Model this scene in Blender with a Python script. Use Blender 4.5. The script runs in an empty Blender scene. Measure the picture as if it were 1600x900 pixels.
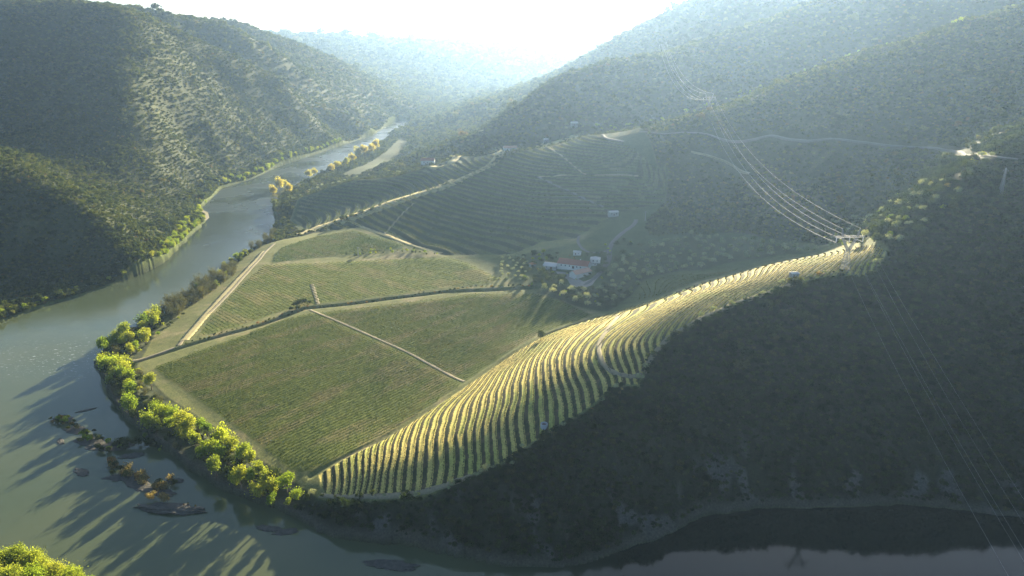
import bpy, bmesh, math, random
import numpy as np
from mathutils import Vector, Matrix
random.seed(7)
RNG = np.random.default_rng(11)
sc = bpy.context.scene
COL = sc.collection
R = math.radians

# ------------------------------------------------------------------ camera
F = 1066.7          # focal length in photo pixels (1600 wide)
CAM_H = 250.0
PITCH = math.atan(365.0 / F)
CP, SP = math.cos(PITCH), math.sin(PITCH)
cam_d = bpy.data.cameras.new('camera')
cam_d.sensor_width = 36.0
cam_d.lens = 24.0
cam_d.clip_start = 1.0
cam_d.clip_end = 60000.0
cam = bpy.data.objects.new('camera', cam_d)
cam.location = (0, 0, CAM_H)
cam.rotation_euler = (math.pi / 2 - PITCH, 0, 0)
COL.objects.link(cam)
sc.camera = cam

# ------------------------------------------------------------------ light
SUN_AZ, SUN_EL = R(19.0), R(13.0)      # azimuth measured from +Y towards +X
world = bpy.data.worlds.new('World')
sc.world = world
world.use_nodes = True
nt = world.node_tree
nt.nodes.clear()
wo = nt.nodes.new('ShaderNodeOutputWorld')
bg = nt.nodes.new('ShaderNodeBackground')
sky = nt.nodes.new('ShaderNodeTexSky')
sky.sky_type = 'NISHITA'
sky.sun_disc = False
sky.sun_elevation = SUN_EL
sky.sun_rotation = SUN_AZ
sky.altitude = 200
sky.air_density = 1.0
sky.dust_density = 2.5
sky.ozone_density = 3.0
bg.inputs['Strength'].default_value = 0.05
nt.links.new(sky.outputs[0], bg.inputs['Color'])
nt.links.new(bg.outputs[0], wo.inputs['Surface'])
sun_d = bpy.data.lights.new('sun', 'SUN')
sun_d.energy = 5.0
sun_d.angle = R(0.53)
sun_d.color = (1.0, 0.87, 0.60)
sun = bpy.data.objects.new('sun', sun_d)
sdir = Vector((math.sin(SUN_AZ) * math.cos(SUN_EL), math.cos(SUN_AZ) * math.cos(SUN_EL), math.sin(SUN_EL)))
sun.rotation_euler = sdir.to_track_quat('Z', 'Y').to_euler()
sun.location = (300, 600, 900)
COL.objects.link(sun)
sc.view_settings.view_transform = 'Standard'
sc.view_settings.look = 'None'
sc.view_settings.gamma = 1.0
sc.view_settings.use_curve_mapping = False
sc.view_settings.exposure = 2.36
sc.cycles.max_bounces = 6
sc.cycles.diffuse_bounces = 2
sc.cycles.glossy_bounces = 3
sc.cycles.transmission_bounces = 3
sc.cycles.volume_bounces = 1
sc.cycles.transparent_max_bounces = 6

# ------------------------------------------------------------------ photo pixel -> place on the land
def pz(u, v, z):
    """point of height z seen at pixel (u, v)"""
    a, b = (u - 800.0) / F, (v - 450.0) / F
    dy, dz = CP - b * SP, -SP - b * CP
    t = (z - CAM_H) / dz
    return (a * t, dy * t, z)
def py_(u, v, y):
    """point at forward distance y seen at pixel (u, v)"""
    a, b = (u - 800.0) / F, (v - 450.0) / F
    dy, dz = CP - b * SP, -SP - b * CP
    t = y / dy
    return (a * t, y, CAM_H + dz * t)
CTRL = []
def line(pts, step=35.0):
    """control line of 3-D points, densified"""
    p = np.array(pts, float)
    for a, b in zip(p[:-1], p[1:]):
        d = np.linalg.norm((b - a)[:2])
        st = step * max(1.0, 0.5 * (a[1] + b[1]) / 900.0)
        n = max(1, int(d / st))
        for i in range(n):
            CTRL.append(tuple(a + (b - a) * i / n))
    CTRL.append(tuple(p[-1]))
def Z(*a): return [pz(*t) for t in a]
def Y(*a): return [py_(*t) for t in a]

# river outline (water level 0), pixel coordinates
BANK_L = [(620,189),(605,197),(580,212),(540,225),(480,245),(430,262),(400,277),(345,295),(330,310),(312,326),(322,345),(300,366),(262,405),(230,425),(190,440),(130,461),(60,482),(0,505),(-80,535),(-260,600),(-600,700)]
BANK_N = [(-600,980),(-300,860),(-50,872),(60,900),(150,935),(200,970),(400,1100),(900,1300),(1600,1150),(2300,1000)]
BANK_R = [(2300,800),(1900,806),(1700,812),(1600,808),(1560,806),(1500,797),(1420,791),(1290,792),(1200,795),(1110,803),(1050,830),(960,865),(880,886),(800,883),(700,868),(650,855),(600,850),(520,838),(480,822),(440,800),(400,786),(350,768),(290,728),(250,698),(215,672),(185,640),(165,600),(150,570),(165,545),(190,530),(230,508),(262,486),(300,460),(345,432),(385,402),(410,385),(425,365),(432,345),(426,322),(440,305),(480,283),(525,262),(560,244),(592,224),(612,210),(640,195),(648,190)]
river_poly = np.array([pz(u, v, 0)[:2] for u, v in BANK_L + BANK_N + BANK_R])
FAR_RIVER = [(620,189),(648,190)]

# --- our spur (terraced nose) : near rim
rim = Z((478,772,9),(500,774,12),(560,776,18),(620,772,22),(660,768,25),(700,758,28),(740,740,31),(790,722,36),(830,700,40),(880,662,48),(925,635,56),(960,610,62),(1000,585,70),(1015,555,75),(1040,530,80),(1106,490,92),(1160,466,98),(1220,447,103),(1270,428,109),(1320,418,114),(1390,388,124),(1420,350,136),(1450,315,149),(1500,272,164),(1544,242,175),(1600,212,185))
line(rim, 30)
line([rim[-1], (560,760,196),(760,900,225),(1000,1000,250)], 60)
# near shore and slope foot
line([(p[0]-0, p[1]+3, 1.5) for p in Z(*[(u,v,0) for u,v in [(1900,806),(1600,808),(1500,797),(1420,791),(1290,792),(1200,795),(1110,803),(1050,830),(960,865),(880,886),(800,883),(700,868),(650,855),(600,850),(520,838),(480,822)]])], 40)
line([(700,520,120),(1000,620,150),(1500,700,190)], 80)
# far side of the terraced band (meets the fields, then drops into the valley)
line(Z((492,744,11),(600,688,14),(700,622,18),(780,567,21.5),(850,524,26),(900,505,29),(960,490,33)), 30)
line([pz(1040,463,47), pz(1100,441,58), pz(1200,412,84), pz(1260,400,97), pz(1310,396,105), pz(1360,388,117)], 30)
line([(pz(1100,441,58)[0]+28, pz(1100,441,58)[1]+95, 38), (pz(1200,412,84)[0]+25, pz(1200,412,84)[1]+80, 56), (pz(1300,394,104)[0]+15, pz(1300,394,104)[1]+70, 76), (pz(1390,385,124)[0]+10, pz(1390,385,124)[1]+70, 104)], 30)
# flat fields
line(Z((262,608,8),(330,652,8),(400,702,9),(455,738,10)), 30)
line(Z((232,575,8),(300,548,9.5),(440,494,12),(520,476,15),(640,463,20),(760,451,26),(830,456,30),(935,491,31)), 40)
line(Z((480,600,12),(600,560,15),(720,520,20),(840,485,27)), 50)
line(Z((285,530,9),(350,460,10),(412,395,12),(430,378,12)), 40)
line(Z((400,480,12),(520,440,16),(660,425,22),(770,425,29)), 50)
line(Z((430,410,13),(560,400,18),(690,398,26)), 50)
line(Z((455,372,12),(500,362,14),(552,353,20),(620,375,25),(690,397,28),(760,402,31),(820,392,36)), 40)
line(Z((240,545,5),(290,480,5),(345,435,5),(395,395,6)), 40)
# farm shelf and olive valley
line(Z((830,425,34),(880,415,38),(940,405,42)), 30)
line(Z((860,460,33),(920,462,34),(1000,468,38)), 30)
line(Z((950,440,38),(1000,440,41),(1100,432,46)), 30)
line(Z((900,388,44),(960,370,49),(1040,372,51),(1120,380,53),(1200,385,59),(1290,380,72)), 40)
line(Z((850,370,42),(950,340,54),(1080,345,60),(1200,340,74),(1300,335,90),(1380,330,110)), 50)
line(Z((1000,300,68),(1150,290,84),(1280,285,103),(1380,280,126),(1450,270,147),(1490,255,156)), 60)
line(Z((1440,229,152),(1300,222,149),(1200,213,147),(1060,208,144)), 60)
line(Z((1530,242,168),(1600,250,171)), 40)
# R2 : ridge behind the farm
line(Z((448,372,4),(470,368,9),(500,355,14),(540,340,24),(580,325,33),(620,311,43),(700,287,63),(770,256,86),(840,228,109),(910,209,128),(1000,198,142),(1060,184,156)) + Y((1130,160,1110),(1200,135,1115),(1300,97,1130),(1450,52,1150),(1600,5,1170),(1800,-70,1220)), 40)
line([py_(1800,-70,1220), (1700,1400,560)], 100)
line(Z((600,336,32),(680,345,38),(760,330,52),(850,300,72),(950,270,92),(1050,250,112)), 60)
line([(p[0]+5, p[1]-26, p[2]-3.0) for p in Z((500,355,14),(540,340,24),(580,325,33),(620,311,43),(700,287,63),(770,256,86),(840,228,109),(900,211,126))], 30)
# behind R2 (drops away)
line([(p[0]+40, p[1]+150, p[2]-55) for p in Z((770,256,86),(840,228,109),(910,209,128),(1000,198,142),(1060,184,156))], 80)
line([(p[0]+60, p[1]+170, p[2]-75) for p in Y((1130,160,1110),(1200,135,1115),(1300,97,1130),(1450,52,1150),(1600,5,1170))], 100)
# K : dark knob behind R2 beside the river
line(Z((430,325,2),(455,312,14),(480,304,28),(520,288,40),(560,277,50),(640,268,60),(720,240,84),(790,231,100)), 50)
line([(p[0]+10, p[1]+75, p[2]-22) for p in Z((480,304,28),(520,288,40),(560,277,50),(640,268,60),(720,240,84))], 60)
line(Z((440,350,3),(500,330,14),(560,318,22),(640,300,40)), 50)
# river flat + next little spurs
line(Z((520,272,5),(570,258,7),(600,240,7),(625,215,6)), 60)
line(Z((585,268,12),(615,255,24),(650,238,40),(700,222,62),(760,205,85)), 60)
line([(p[0]+20, p[1]+110, p[2]-20) for p in Z((615,255,24),(650,238,40),(700,222,62),(760,205,85))], 80)
line(Z((640,205,14),(660,193,22),(700,180,50),(740,165,80),(800,152,110)), 100)
# R3
line(Y((770,200,1500),(860,200,1400)) + [(300,1330,110),(500,1380,130),(800,1400,170),(1150,1450,230)], 80)
line(Y((770,193,1560),(800,165,1600),(840,138,1640),(880,115,1660),(960,96,1700),(1060,83,1720),(1130,55,1750),(1250,10,1780),(1400,-50,1800)) + [(1400,1850,520),(1900,1900,560)], 70)
line([(150,2100,150),(500,2200,170),(900,2250,260)], 120)
# R4
line(Y((930,97,2600),(965,72,2620),(1000,50,2650),(1060,20,2700),(1110,-8,2750),(1180,-50,2800)) + [(900,3000,520),(1700,3000,560)], 120)
line([(300,3300,200),(800,3500,350),(1600,3600,520)], 200)
# far plateau
line(Y((440,55,6300),(500,57,6350),(560,60,6400),(660,67,6500),(800,71,6550),(950,76,6600),(1100,76,6700),(1400,70,6800)), 300)
line(Y((200,62,6000),(-200,55,6200)), 300)
line([(-3500,8200,330),(0,8600,280),(3500,8200,330)], 400)
line(Y((640,150,3700),(700,152,3900),(760,146,4100),(830,138,4300)), 200)
line(Y((540,96,4700),(620,104,5000),(720,110,5200),(850,110,5300)), 250)
line(Y((660,168,3300),(700,162,3350),(760,152,3500)), 150)
# L1 : big hill on the left
line(Y((-400,26,1780),(-150,26,1750),(0,23,1700),(100,21,1700),(190,21,1680),(240,31,1750),(290,58,1850),(360,82,1950),(440,114,2050),(540,165,2300),(598,189,2600)), 60)
line(Y((190,21,1680),(198,60,1560),(205,100,1440),(212,150,1360),(215,200,1290),(230,245,1225)), 50)
line(Y((-200,100,1560),(0,100,1600),(80,100,1610)), 70)
line(Y((-200,200,1300),(0,200,1330),(80,200,1350)), 70)
line(Z((-200,250,95),(0,222,110),(60,245,90),(100,262,76),(150,275,66),(200,262,68)), 50)
line(Y((300,100,1780),(350,150,1800),(420,150,1950)), 70)
line(Y((300,200,1500),(400,200,1740),(450,200,1900),(500,200,2120),(550,200,2400)), 70)
line(Z((230,250,62),(300,252,38),(380,252,22)), 50)
line([(p[0]-4, p[1]+4, 2) for p in Z(*[(u,v,0) for u,v in [(600,200),(540,225),(480,245),(430,262),(400,277),(345,295),(330,310)]])], 60)
# L0 : near left hill
line(Z((-200,180,170),(-60,215,135),(0,237,120),(60,280,95),(130,330,70),(190,371,44),(228,412,8)), 40)
line(Z((-200,400,42),(0,400,24),(60,400,18),(110,410,12),(165,425,6)), 40)
line(Z((200,300,42),(280,330,14),(220,350,28),(260,375,9)), 60)
line(Z((300,290,18),(250,300,30),(130,292,60)), 60)
line([(p[0]-2, p[1]+4, 2) for p in Z(*[(u,v,0) for u,v in [(312,326),(300,366),(262,405),(230,425),(190,440),(130,461),(60,482),(0,505),(-80,535),(-260,600)]])], 50)
# L spurs behind
line(Y((250,30,2150),(280,27,2300),(360,40,2350),(440,85,2450),(540,140,2700),(603,181,2820)), 90)
line(Y((330,34,2900),(370,33,3000),(450,62,3100),(530,92,3200),(600,130,3400),(668,168,3350)), 120)
line([(-900,2120,190),(-700,2300,120),(-520,2600,40)], 100)
line([(-1000,2750,240),(-700,2850,170),(-500,3050,60)], 120)
line([(-2200,2600,380),(-2000,3500,360),(-1900,4300,300)], 200)
# near bank under the camera, sides and back
line([(-600,150,40),(-330,120,20),(-150,60,10),(200,0,12),(700,60,20),(1300,200,40)], 90)
line([(-900,-200,160),(0,-250,120),(900,-200,150)], 200)
line([(-2600,500,300),(-2600,1500,380)], 250)
line([(2600,500,400),(2600,1500,480),(2400,2600,540)], 250)
line([(-1500,700,170),(-1500,300,110)], 120)

CT = np.array(CTRL)
def dedupe(P, r):
    keep = []
    for p in P:
        rr = r * max(1.0, p[1] / 900.0)
        if all((p[0]-q[0])**2 + (p[1]-q[1])**2 > rr*rr for q in keep): keep.append(p)
    return np.array(keep)
CT = dedupe(CT, 9.0)
def rbf_fit(P):
    n = len(P)
    d = np.hypot(P[:,None,0]-P[None,:,0], P[:,None,1]-P[None,:,1]) / 1000.0
    A = np.zeros((n+3, n+3)); A[:n,:n] = -d + np.eye(n)*(-0.0) + np.eye(n)*0.004
    A[:n,n] = 1; A[:n,n+1] = P[:,0]/1000; A[:n,n+2] = P[:,1]/1000; A[n:,:n] = A[:n,n:].T
    return np.linalg.solve(A, np.concatenate([P[:,2], [0,0,0]]))
W = rbf_fit(CT)
def rbf_eval(x, y):
    n = len(CT); out = np.empty(x.size); xs, ys = x.ravel(), y.ravel()
    cx, cy = CT[:,0].astype(np.float32), CT[:,1].astype(np.float32); w = W[:n].astype(np.float32)
    for i in range(0, xs.size, 20000):
        a, b = xs[i:i+20000].astype(np.float32), ys[i:i+20000].astype(np.float32)
        d = np.sqrt((a[:,None]-cx)**2 + (b[:,None]-cy)**2) * 0.001
        out[i:i+20000] = -(d @ w)
    out += W[n] + W[n+1]*xs/1000 + W[n+2]*ys/1000
    return out.reshape(x.shape)
def poly_sd(x, y, poly):
    """signed distance, > 0 inside"""
    px, py = poly[:,0], poly[:,1]; qx, qy = np.roll(px,-1), np.roll(py,-1)
    xs, ys = x.ravel(), y.ravel(); best = np.full(xs.size, 1e18); ins = np.zeros(xs.size, bool)
    for ax, ay, bx, by in zip(px, py, qx, qy):
        dx, dy = bx-ax, by-ay
        t = np.clip(((xs-ax)*dx + (ys-ay)*dy) / (dx*dx+dy*dy+1e-9), 0, 1)
        best = np.minimum(best, (xs-ax-t*dx)**2 + (ys-ay-t*dy)**2)
        if dy != 0:
            c = ((ay > ys) != (by > ys)) & (xs < dx*(ys-ay)/dy + ax); ins ^= c
    d = np.sqrt(best); return np.where(ins, d, -d).reshape(x.shape)
def blur(a, s):
    r = int(3*s)+1; k = np.exp(-0.5*(np.arange(-r,r+1)/s)**2); k /= k.sum()
    for ax in (0,1):
        p = np.pad(a, [(r,r) if i==ax else (0,0) for i in (0,1)], mode='edge')
        a = sum(kk*np.take(p, range(i, i+a.shape[ax]), axis=ax) for i, kk in enumerate(k))
    return a
def perlin(x, y, seed):
    xi, yi = np.floor(x).astype(np.int64), np.floor(y).astype(np.int64); xf, yf = x-xi, y-yi
    def g(ix, iy):
        h = (ix*374761393 + iy*668265263 + seed*974634777) & 0xffffffff
        h = ((h ^ (h>>13))*1274126177) & 0xffffffff
        a = ((h ^ (h>>16)) & 0xffff) / 65536.0 * 2*np.pi
        return np.cos(a), np.sin(a)
    u, v = xf*xf*xf*(xf*(xf*6-15)+10), yf*yf*yf*(yf*(yf*6-15)+10)
    r = []
    for jx, jy in ((0,0),(1,0),(0,1),(1,1)):
        gx, gy = g(xi+jx, yi+jy); r.append(gx*(xf-jx)+gy*(yf-jy))
    return (r[0]*(1-u)+r[1]*u)*(1-v) + (r[2]*(1-u)+r[3]*u)*v
class Grid:
    def __init__(s, x0, x1, y0, y1, st):
        s.x0, s.y0, s.st = x0, y0, st
        s.nx, s.ny = int((x1-x0)/st)+1, int((y1-y0)/st)+1
        s.X, s.Y = np.meshgrid(x0+st*np.arange(s.nx), y0+st*np.arange(s.ny))
    def sample(s, A, x, y):                       # cubic B-spline (smooth)
        fx = np.clip((x-s.x0)/s.st, 1.001, s.nx-3.001); fy = np.clip((y-s.y0)/s.st, 1.001, s.ny-3.001)
        ix, iy = fx.astype(np.int32), fy.astype(np.int32); tx, ty = fx-ix, fy-iy
        def w(t): return ((1-t)**3/6, (3*t**3-6*t*t+4)/6, (-3*t**3+3*t*t+3*t+1)/6, t**3/6)
        wx, wy = w(tx), w(ty); out = 0
        for j in range(4):
            row = 0
            for i in range(4): row = row + wx[i]*A[iy+j-1, ix+i-1]
            out = out + wy[j]*row
        return out
    def lin(s, A, x, y):
        fx = np.clip((x-s.x0)/s.st, 0, s.nx-1.001); fy = np.clip((y-s.y0)/s.st, 0, s.ny-1.001)
        ix, iy = fx.astype(np.int32), fy.astype(np.int32); tx, ty = fx-ix, fy-iy
        return (A[iy,ix]*(1-tx)+A[iy,ix+1]*tx)*(1-ty) + (A[iy+1,ix]*(1-tx)+A[iy+1,ix+1]*tx)*ty
GN_ = Grid(-800, 1000, 150, 1400, 5.0)
GF_ = Grid(-5000, 5000, -500, 9000, 40.0)
GN_.H = rbf_eval(GN_.X, GN_.Y); GF_.H = rbf_eval(GF_.X, GF_.Y)
GN_.S = poly_sd(GN_.X, GN_.Y, river_poly); GF_.S = poly_sd(GF_.X, GF_.Y, river_poly)
GN_.H = blur(GN_.H, 1.3)
GF_.H = np.where(GF_.H > 500, 500+70*np.tanh((GF_.H-500)/70), GF_.H)
# ------------------------------------------------------------------ worked land (world polygons)
def PZ(*a): return np.array([pz(*t)[:2] for t in a])
T1 = PZ((494,743,11.5),(600,688,14),(700,622,18),(780,567,21.5),(850,524,26),(900,505,29),(960,490,33),(1040,463,47),(1100,441,58),(1200,412,84),(1260,400,97),(1310,396,105),(1360,388,117),
        (1390,388,124),(1368,408,120),(1330,419,114.5),(1280,428,110),(1248,436,107),(1222,447,103),(1160,464,98),(1106,488,92.5),(1046,524,81),(1014,556,75),(1000,588,70),(960,603,63),(925,632,56.5),(880,660,48.5),(835,690,41.5),(790,718,36.5),(745,737,31.5),(700,753,28.5),(660,764,25.5),(620,768,22.3),(560,773,18),(506,770,12.5))
FARM = PZ((800,445,30),(780,400,34),(840,360,46),(940,355,54),(1010,372,51),(990,450,40),(900,466,34))
GN_.T1 = poly_sd(GN_.X, GN_.Y, T1)
w_ = np.clip(GN_.T1/14.0, 0, 1)
GN_.H = GN_.H*(1-w_) + blur(GN_.H, 2.6)*w_
def seg_dist(P, pl):
    best = np.full(len(P), 1e9)
    for a, b in zip(pl[:-1], pl[1:]):
        d = b-a; t = np.clip(((P-a) @ d)/(d @ d), 0, 1); best = np.minimum(best, np.linalg.norm(P-a-t[:,None]*d, axis=1))
    return best
GROOVES = [(PZ((200,568,6),(275,545,8.5),(340,526,10),(400,510,11),(440,496,12),(475,481,14),(540,475,16),(600,467,18.5),(700,454,23.5),(830,449,31)), 2.6, 2.6),
         (PZ((486,744,10.5),(545,714,12.6),(600,688,14),(700,622,18),(780,568,21.5),(850,525,26),(900,507,29),(950,493,32)), 1.3, 2.2)]  # shallow groove added along the terrace foot to make a dark shade line
def sstep(a, b, x):
    t = np.clip((x-a)/(b-a), 0, 1); return t*t*(3-2*t)
def near_w(x, y):
    d = np.minimum(np.minimum(x+780, 980-x), np.minimum(y-170, 1380-y)); return np.clip(d/120.0, 0, 1)
def base_h(x, y):
    w = near_w(x, y); h = np.empty(x.shape); m = w > 0
    hf = GF_.sample(GF_.H, x, y); h[:] = hf
    if m.any():
        hn = GN_.sample(GN_.H, x[m], y[m]); h[m] = hn*w[m] + hf[m]*(1-w[m])
    return h
def river_sd(x, y):
    w = near_w(x, y) > 0; s = GF_.lin(GF_.S, x, y)
    if w.any(): s[w] = GN_.lin(GN_.S, x[w], y[w])
    return s
# area kept free of gullies: the whole vineyard side of the spur, the fields, the farm and the vineyard slope behind
WORK = PZ((215,572,7),(262,486,4),(345,432,4),(410,385,5),(470,367,12),(560,335,28),(620,311,43),(700,287,63),(770,256,86),(840,228,109),(910,209,128),(1000,200,142),(1030,212,144),(1045,250,112),(1040,300,78),(1010,340,58),(1010,368,51),(1150,372,54),(1270,386,66),(1390,386,124),
          (1368,408,120),(1330,419,114.5),(1280,428,110),(1248,436,107),(1222,447,103),(1160,464,98),(1106,488,92.5),(1046,524,81),(1014,556,75),(1000,588,70),(960,603,63),(925,632,56.5),(880,660,48.5),(835,690,41.5),(790,718,36.5),(745,737,31.5),(700,753,28.5),(660,766,25.5),(620,770,22.3),(560,775,18),(500,772,12.5),(450,745,9),(400,712,8),(330,664,7),(262,620,7))
GN_.W = poly_sd(GN_.X, GN_.Y, WORK)
T2 = PZ((440,372,5),(500,352,14),(540,338,24),(620,309,43),(700,285,63),(770,254,86),(840,226,109),(910,208,128),(1030,212,144),(1045,250,112),(1040,300,78),(960,335,56),(900,372,46),(850,376,42),(800,398,34),(690,397,28),(620,376,25),(560,356,21))
T3 = PZ((1010,478,40),(1000,445,40),(1150,432,52),(1190,412,78),(1100,441,58),(1040,463,47))
GN_.T2 = poly_sd(GN_.X, GN_.Y, T2)
KP = PZ((470,318,8),(480,306,27),(520,290,39),(560,279,49),(640,270,59),(720,242,83),(785,233,98),(770,254,87),(700,285,64),(620,309,44),(540,338,25),(480,364,11),(452,345,6))
KD = poly_sd(GN_.X, GN_.Y, KP); GN_.K = KD; GN_.W = np.maximum(GN_.W, KD); GN_.T2 = np.maximum(GN_.T2, KD-4)
def near_s(A, x, y, out=-500.0):
    r = np.full(x.shape, out); m = (x > -795) & (x < 995) & (y > 155) & (y < 1395)
    r[m] = GN_.lin(A, x[m], y[m]); return r
# bench lines of the terraced spur : (u, v, bench number) read off the photograph, laid on the land
BENCH = [(507,733,-3),(515,766,-3),(526,727,-1.8),(536,765,-1.8),(547,715,0),(547,711,0),(552,766,0),(607,686,5),(602,711,5),(595,735,5),(589,766,5),(650,658,8),(640,690,8),(639,711,8),(635,735,8),(634,764,8),
  (730,604,10),(716,614,10),(700,626,10),(687,638,10),(673,670,10),(669,711,10),(665,750,10),(796,558,13),(778,572,13),(760,588,13),(742,613,13),(727,650,13),(719,711,13),(724,729,13),
  (800,570,17),(786,588,17),(778,610,17),(773,650,17),(771,711,17),(778,722,17),(820,560,19),(810,590,19),(803,620,19),(788,660,19),(796,699,19),(920,504,21.5),(890,514,21.5),(860,532,21.5),(842,560,21.5),(833,600,21.3),(822,650,21),(831,686,21),
  (940,498,25),(910,514,25),(886,530,25),(874,546,25),(869,560,25),(873,600,24.6),(888,620,25),(893,647,25),(964,490,27.5),(948,500,27),(936,514,27),(926,520,27),(910,534,27),(900,548,27),(897,560,27),(897,580,27),(907,613,27),(915,633,27),
  (920,560,29),(929,580,29),(947,597,29),(954,544,31),(972,520,31),(1000,500,31),(1040,480,31.5),(1080,460,32),(965,570,31.5),(985,585,32.5),(984,540,34),(1000,515,33),(1036,490,33.5),(1071,472,34.5),(1124,453,37),(1151,446,39),(1187,438,41.5),
  (1008,528,36),(1030,510,36.5),(1060,492,37.5),(1090,478,38.5),(1013,560,35.5),(1060,514,39.5),(1100,490,42),(1140,470,44.5),(1178,456,47),(1060,458,30.5),(1100,443,33.5),(1150,431,38),(1200,414,42),(1220,445,49.5),(1260,432,52),(1320,420,56),(1260,402,46.5),(1310,398,51),(1350,410,59),(1350,391,56),(1388,388,62)]
def cast_base(uv):
    uv = np.array(uv, float); a, b = (uv[:,0]-800)/F, (uv[:,1]-450)/F; dx, dy, dz = a, CP-b*SP, -SP-b*CP
    t = np.full(len(uv), 250.0)
    for _ in range(500):
        z = CAM_H+t*dz; g = base_h(t*dx, t*dy); t = np.where(z > g, t+np.maximum((z-g)*0.5, 0.02), t)
    return np.column_stack([t*dx, t*dy])
BQ = np.array([b[2] for b in BENCH]); BP = cast_base([b[:2] for b in BENCH])
def bench_fit():
    keep = []
    for i in range(len(BP)):
        if all(np.hypot(*(BP[i]-BP[j])) > 4 for j in keep): keep.append(i)
    P, q = BP[keep], BQ[keep]; n = len(P); d = np.hypot(P[:,None,0]-P[None,:,0], P[:,None,1]-P[None,:,1])/100
    A = np.zeros((n+3,n+3)); A[:n,:n] = -d+np.eye(n)*0.02; A[:n,n] = 1; A[:n,n+1:] = P/100; A[n:,:n] = A[:n,n:].T
    w = np.linalg.solve(A, np.r_[q, 0, 0, 0]); out = np.zeros(GN_.X.shape)
    X, Yy = GN_.X.ravel(), GN_.Y.ravel(); r = -(np.hypot(X[:,None]-P[:,0], Yy[:,None]-P[:,1])/100) @ w[:n] + w[n] + X/100*w[n+1] + Yy/100*w[n+2]
    return blur(r.reshape(GN_.X.shape), 1.3)
GN_.Q = bench_fit()
def benchq(x, y): return GN_.sample(GN_.Q, x, y) + perlin(x/30, y/30, 21)*0.22 + perlin(x/9, y/9, 22)*0.09
def wob1(x, y): return perlin(x/38, y/38, 21)*0.9 + perlin(x/11, y/11, 22)*0.22
def quant(h, dz, flat, soft=0.06):
    """stepped benches: level ground for the share FLAT of each step, then a riser"""
    q = h/dz; k = np.floor(q); f = q-k
    s = np.where(f < flat, f/flat*soft, soft+(1-soft)*sstep(0, 1, (f-flat)/(1-flat)))
    return dz*(k+s), f
w_ = np.clip(GN_.T2/45.0, 0, 1)
GN_.H = GN_.H*(1-w_) + blur(GN_.H, 6.0)*w_
DZ1, DZ2 = 1.38, 3.1
def land(x, y, full=False):
    """ground height at (x, y)"""
    x = np.asarray(x, float); y = np.asarray(y, float)
    h = base_h(x, y); s = river_sd(x, y); rag = y < 1300
    s = s+np.where(rag & (np.abs(s) < 30), perlin(x/8, y/8, 71)*1.6+perlin(x/27, y/27, 72)*3.0, 0)
    wk = near_s(GN_.W, x, y)
    hm = 1-sstep(-26, 2, wk)
    hm *= sstep(1, 16, -s)                      # calm near the water
    far = sstep(600, 2600, y)
    up = np.clip(h/60.0, 0.15, 1.0)
    n1 = 1-np.abs(perlin(x/150+3.1, y/150, 3))*2.4
    n2 = perlin(x/52, y/52+7.7, 5); n3 = perlin(x/17+1.3, y/17, 9)
    n4 = perlin(x/420+5, y/420, 13)
    h = h + hm*up*((n1-0.62)*(3.5+4*far) + n2*(3.0+3*far) + n3*1.1 + n4*16*far)
    rk = hm*sstep(85, 35, -s)*sstep(70, 30, h)*(y < 700)
    m = rk > 0.01
    if m.any(): h[m] += rk[m]*((1-np.abs(perlin(x[m]/12, y[m]/12, 73))*2.5)*3.6+perlin(x[m]/4.7, y[m]/4.7, 74)*1.9)
    for pl, dep, wd in GROOVES:
        lo, hi = pl.min(0)-9, pl.max(0)+9; m = (x > lo[0]) & (x < hi[0]) & (y > lo[1]) & (y < hi[1])
        if m.any(): h[m] -= dep*np.exp(-(seg_dist(np.column_stack([x[m], y[m]]), pl)/wd)**2)
    # shores
    h = np.where(s > 0, -np.minimum(5, 0.25*s+0.2), np.maximum(h, np.minimum(1.6, -s*0.35)))
    out1 = out2 = None
    t1 = near_s(GN_.T1, x, y); m = t1 > -0.5
    f1 = np.zeros(x.shape)
    if m.any():
        bq = benchq(x[m], y[m]); q, f = quant(bq, 1.0, 0.50); e = sstep(-0.5, 2.5, t1[m])
        h[m] += e*(q-bq)*(1.5-0.7*sstep(28, 35, bq)); f1[m] = np.where(e > 0.5, 1+f, 0)
    t2 = near_s(GN_.T2, x, y); m = t2 > 0
    f2 = np.zeros(x.shape)
    if m.any():
        wob = perlin(x[m]/60, y[m]/60, 31)*1.1
        q, f = quant(h[m]+wob, DZ2, 0.55); e = sstep(0, 4, t2[m])
        h[m] = h[m]*(1-e) + (q-wob)*e; f2[m] = np.where(e > 0.5, 1+f, 0)
    if full: return h, dict(s=s, wk=wk, t1=t1, t2=t2, f1=f1, f2=f2)
    return h
def cast(uv):
    """first land point met through each photo pixel (u, v)"""
    uv = np.array(uv, float); a, b = (uv[:,0]-800)/F, (uv[:,1]-450)/F
    dx, dy, dz = a, CP-b*SP, -SP-b*CP
    n = len(uv); t = np.full(n, 200.0); prev = t.copy(); alive = np.ones(n, bool); hit = np.zeros(n, bool)
    for _ in range(1400):
        i = np.where(alive)[0]
        if not len(i): break
        z = CAM_H + t[i]*dz[i]; g = land(t[i]*dx[i], t[i]*dy[i])
        under = z <= g
        hit[i[under]] = True; alive[i[under]] = False
        j = i[~under]; prev[j] = t[j]
        t[j] += np.clip((z[~under]-g[~under])*0.6, 0.8 + t[j]*0.0012, 60); alive[j[t[j] > 9000]] = False
    lo, hi = prev.copy(), t.copy()
    for _ in range(14):
        m = (lo+hi)/2; u_ = CAM_H + m*dz <= land(m*dx, m*dy); hi = np.where(u_, m, hi); lo = np.where(u_, lo, m)
    P = np.stack([hi*dx, hi*dy, CAM_H+hi*dz], 1); P[~hit] = np.nan
    return P
def zpoly(px): return cast(px)[:, :2]
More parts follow.
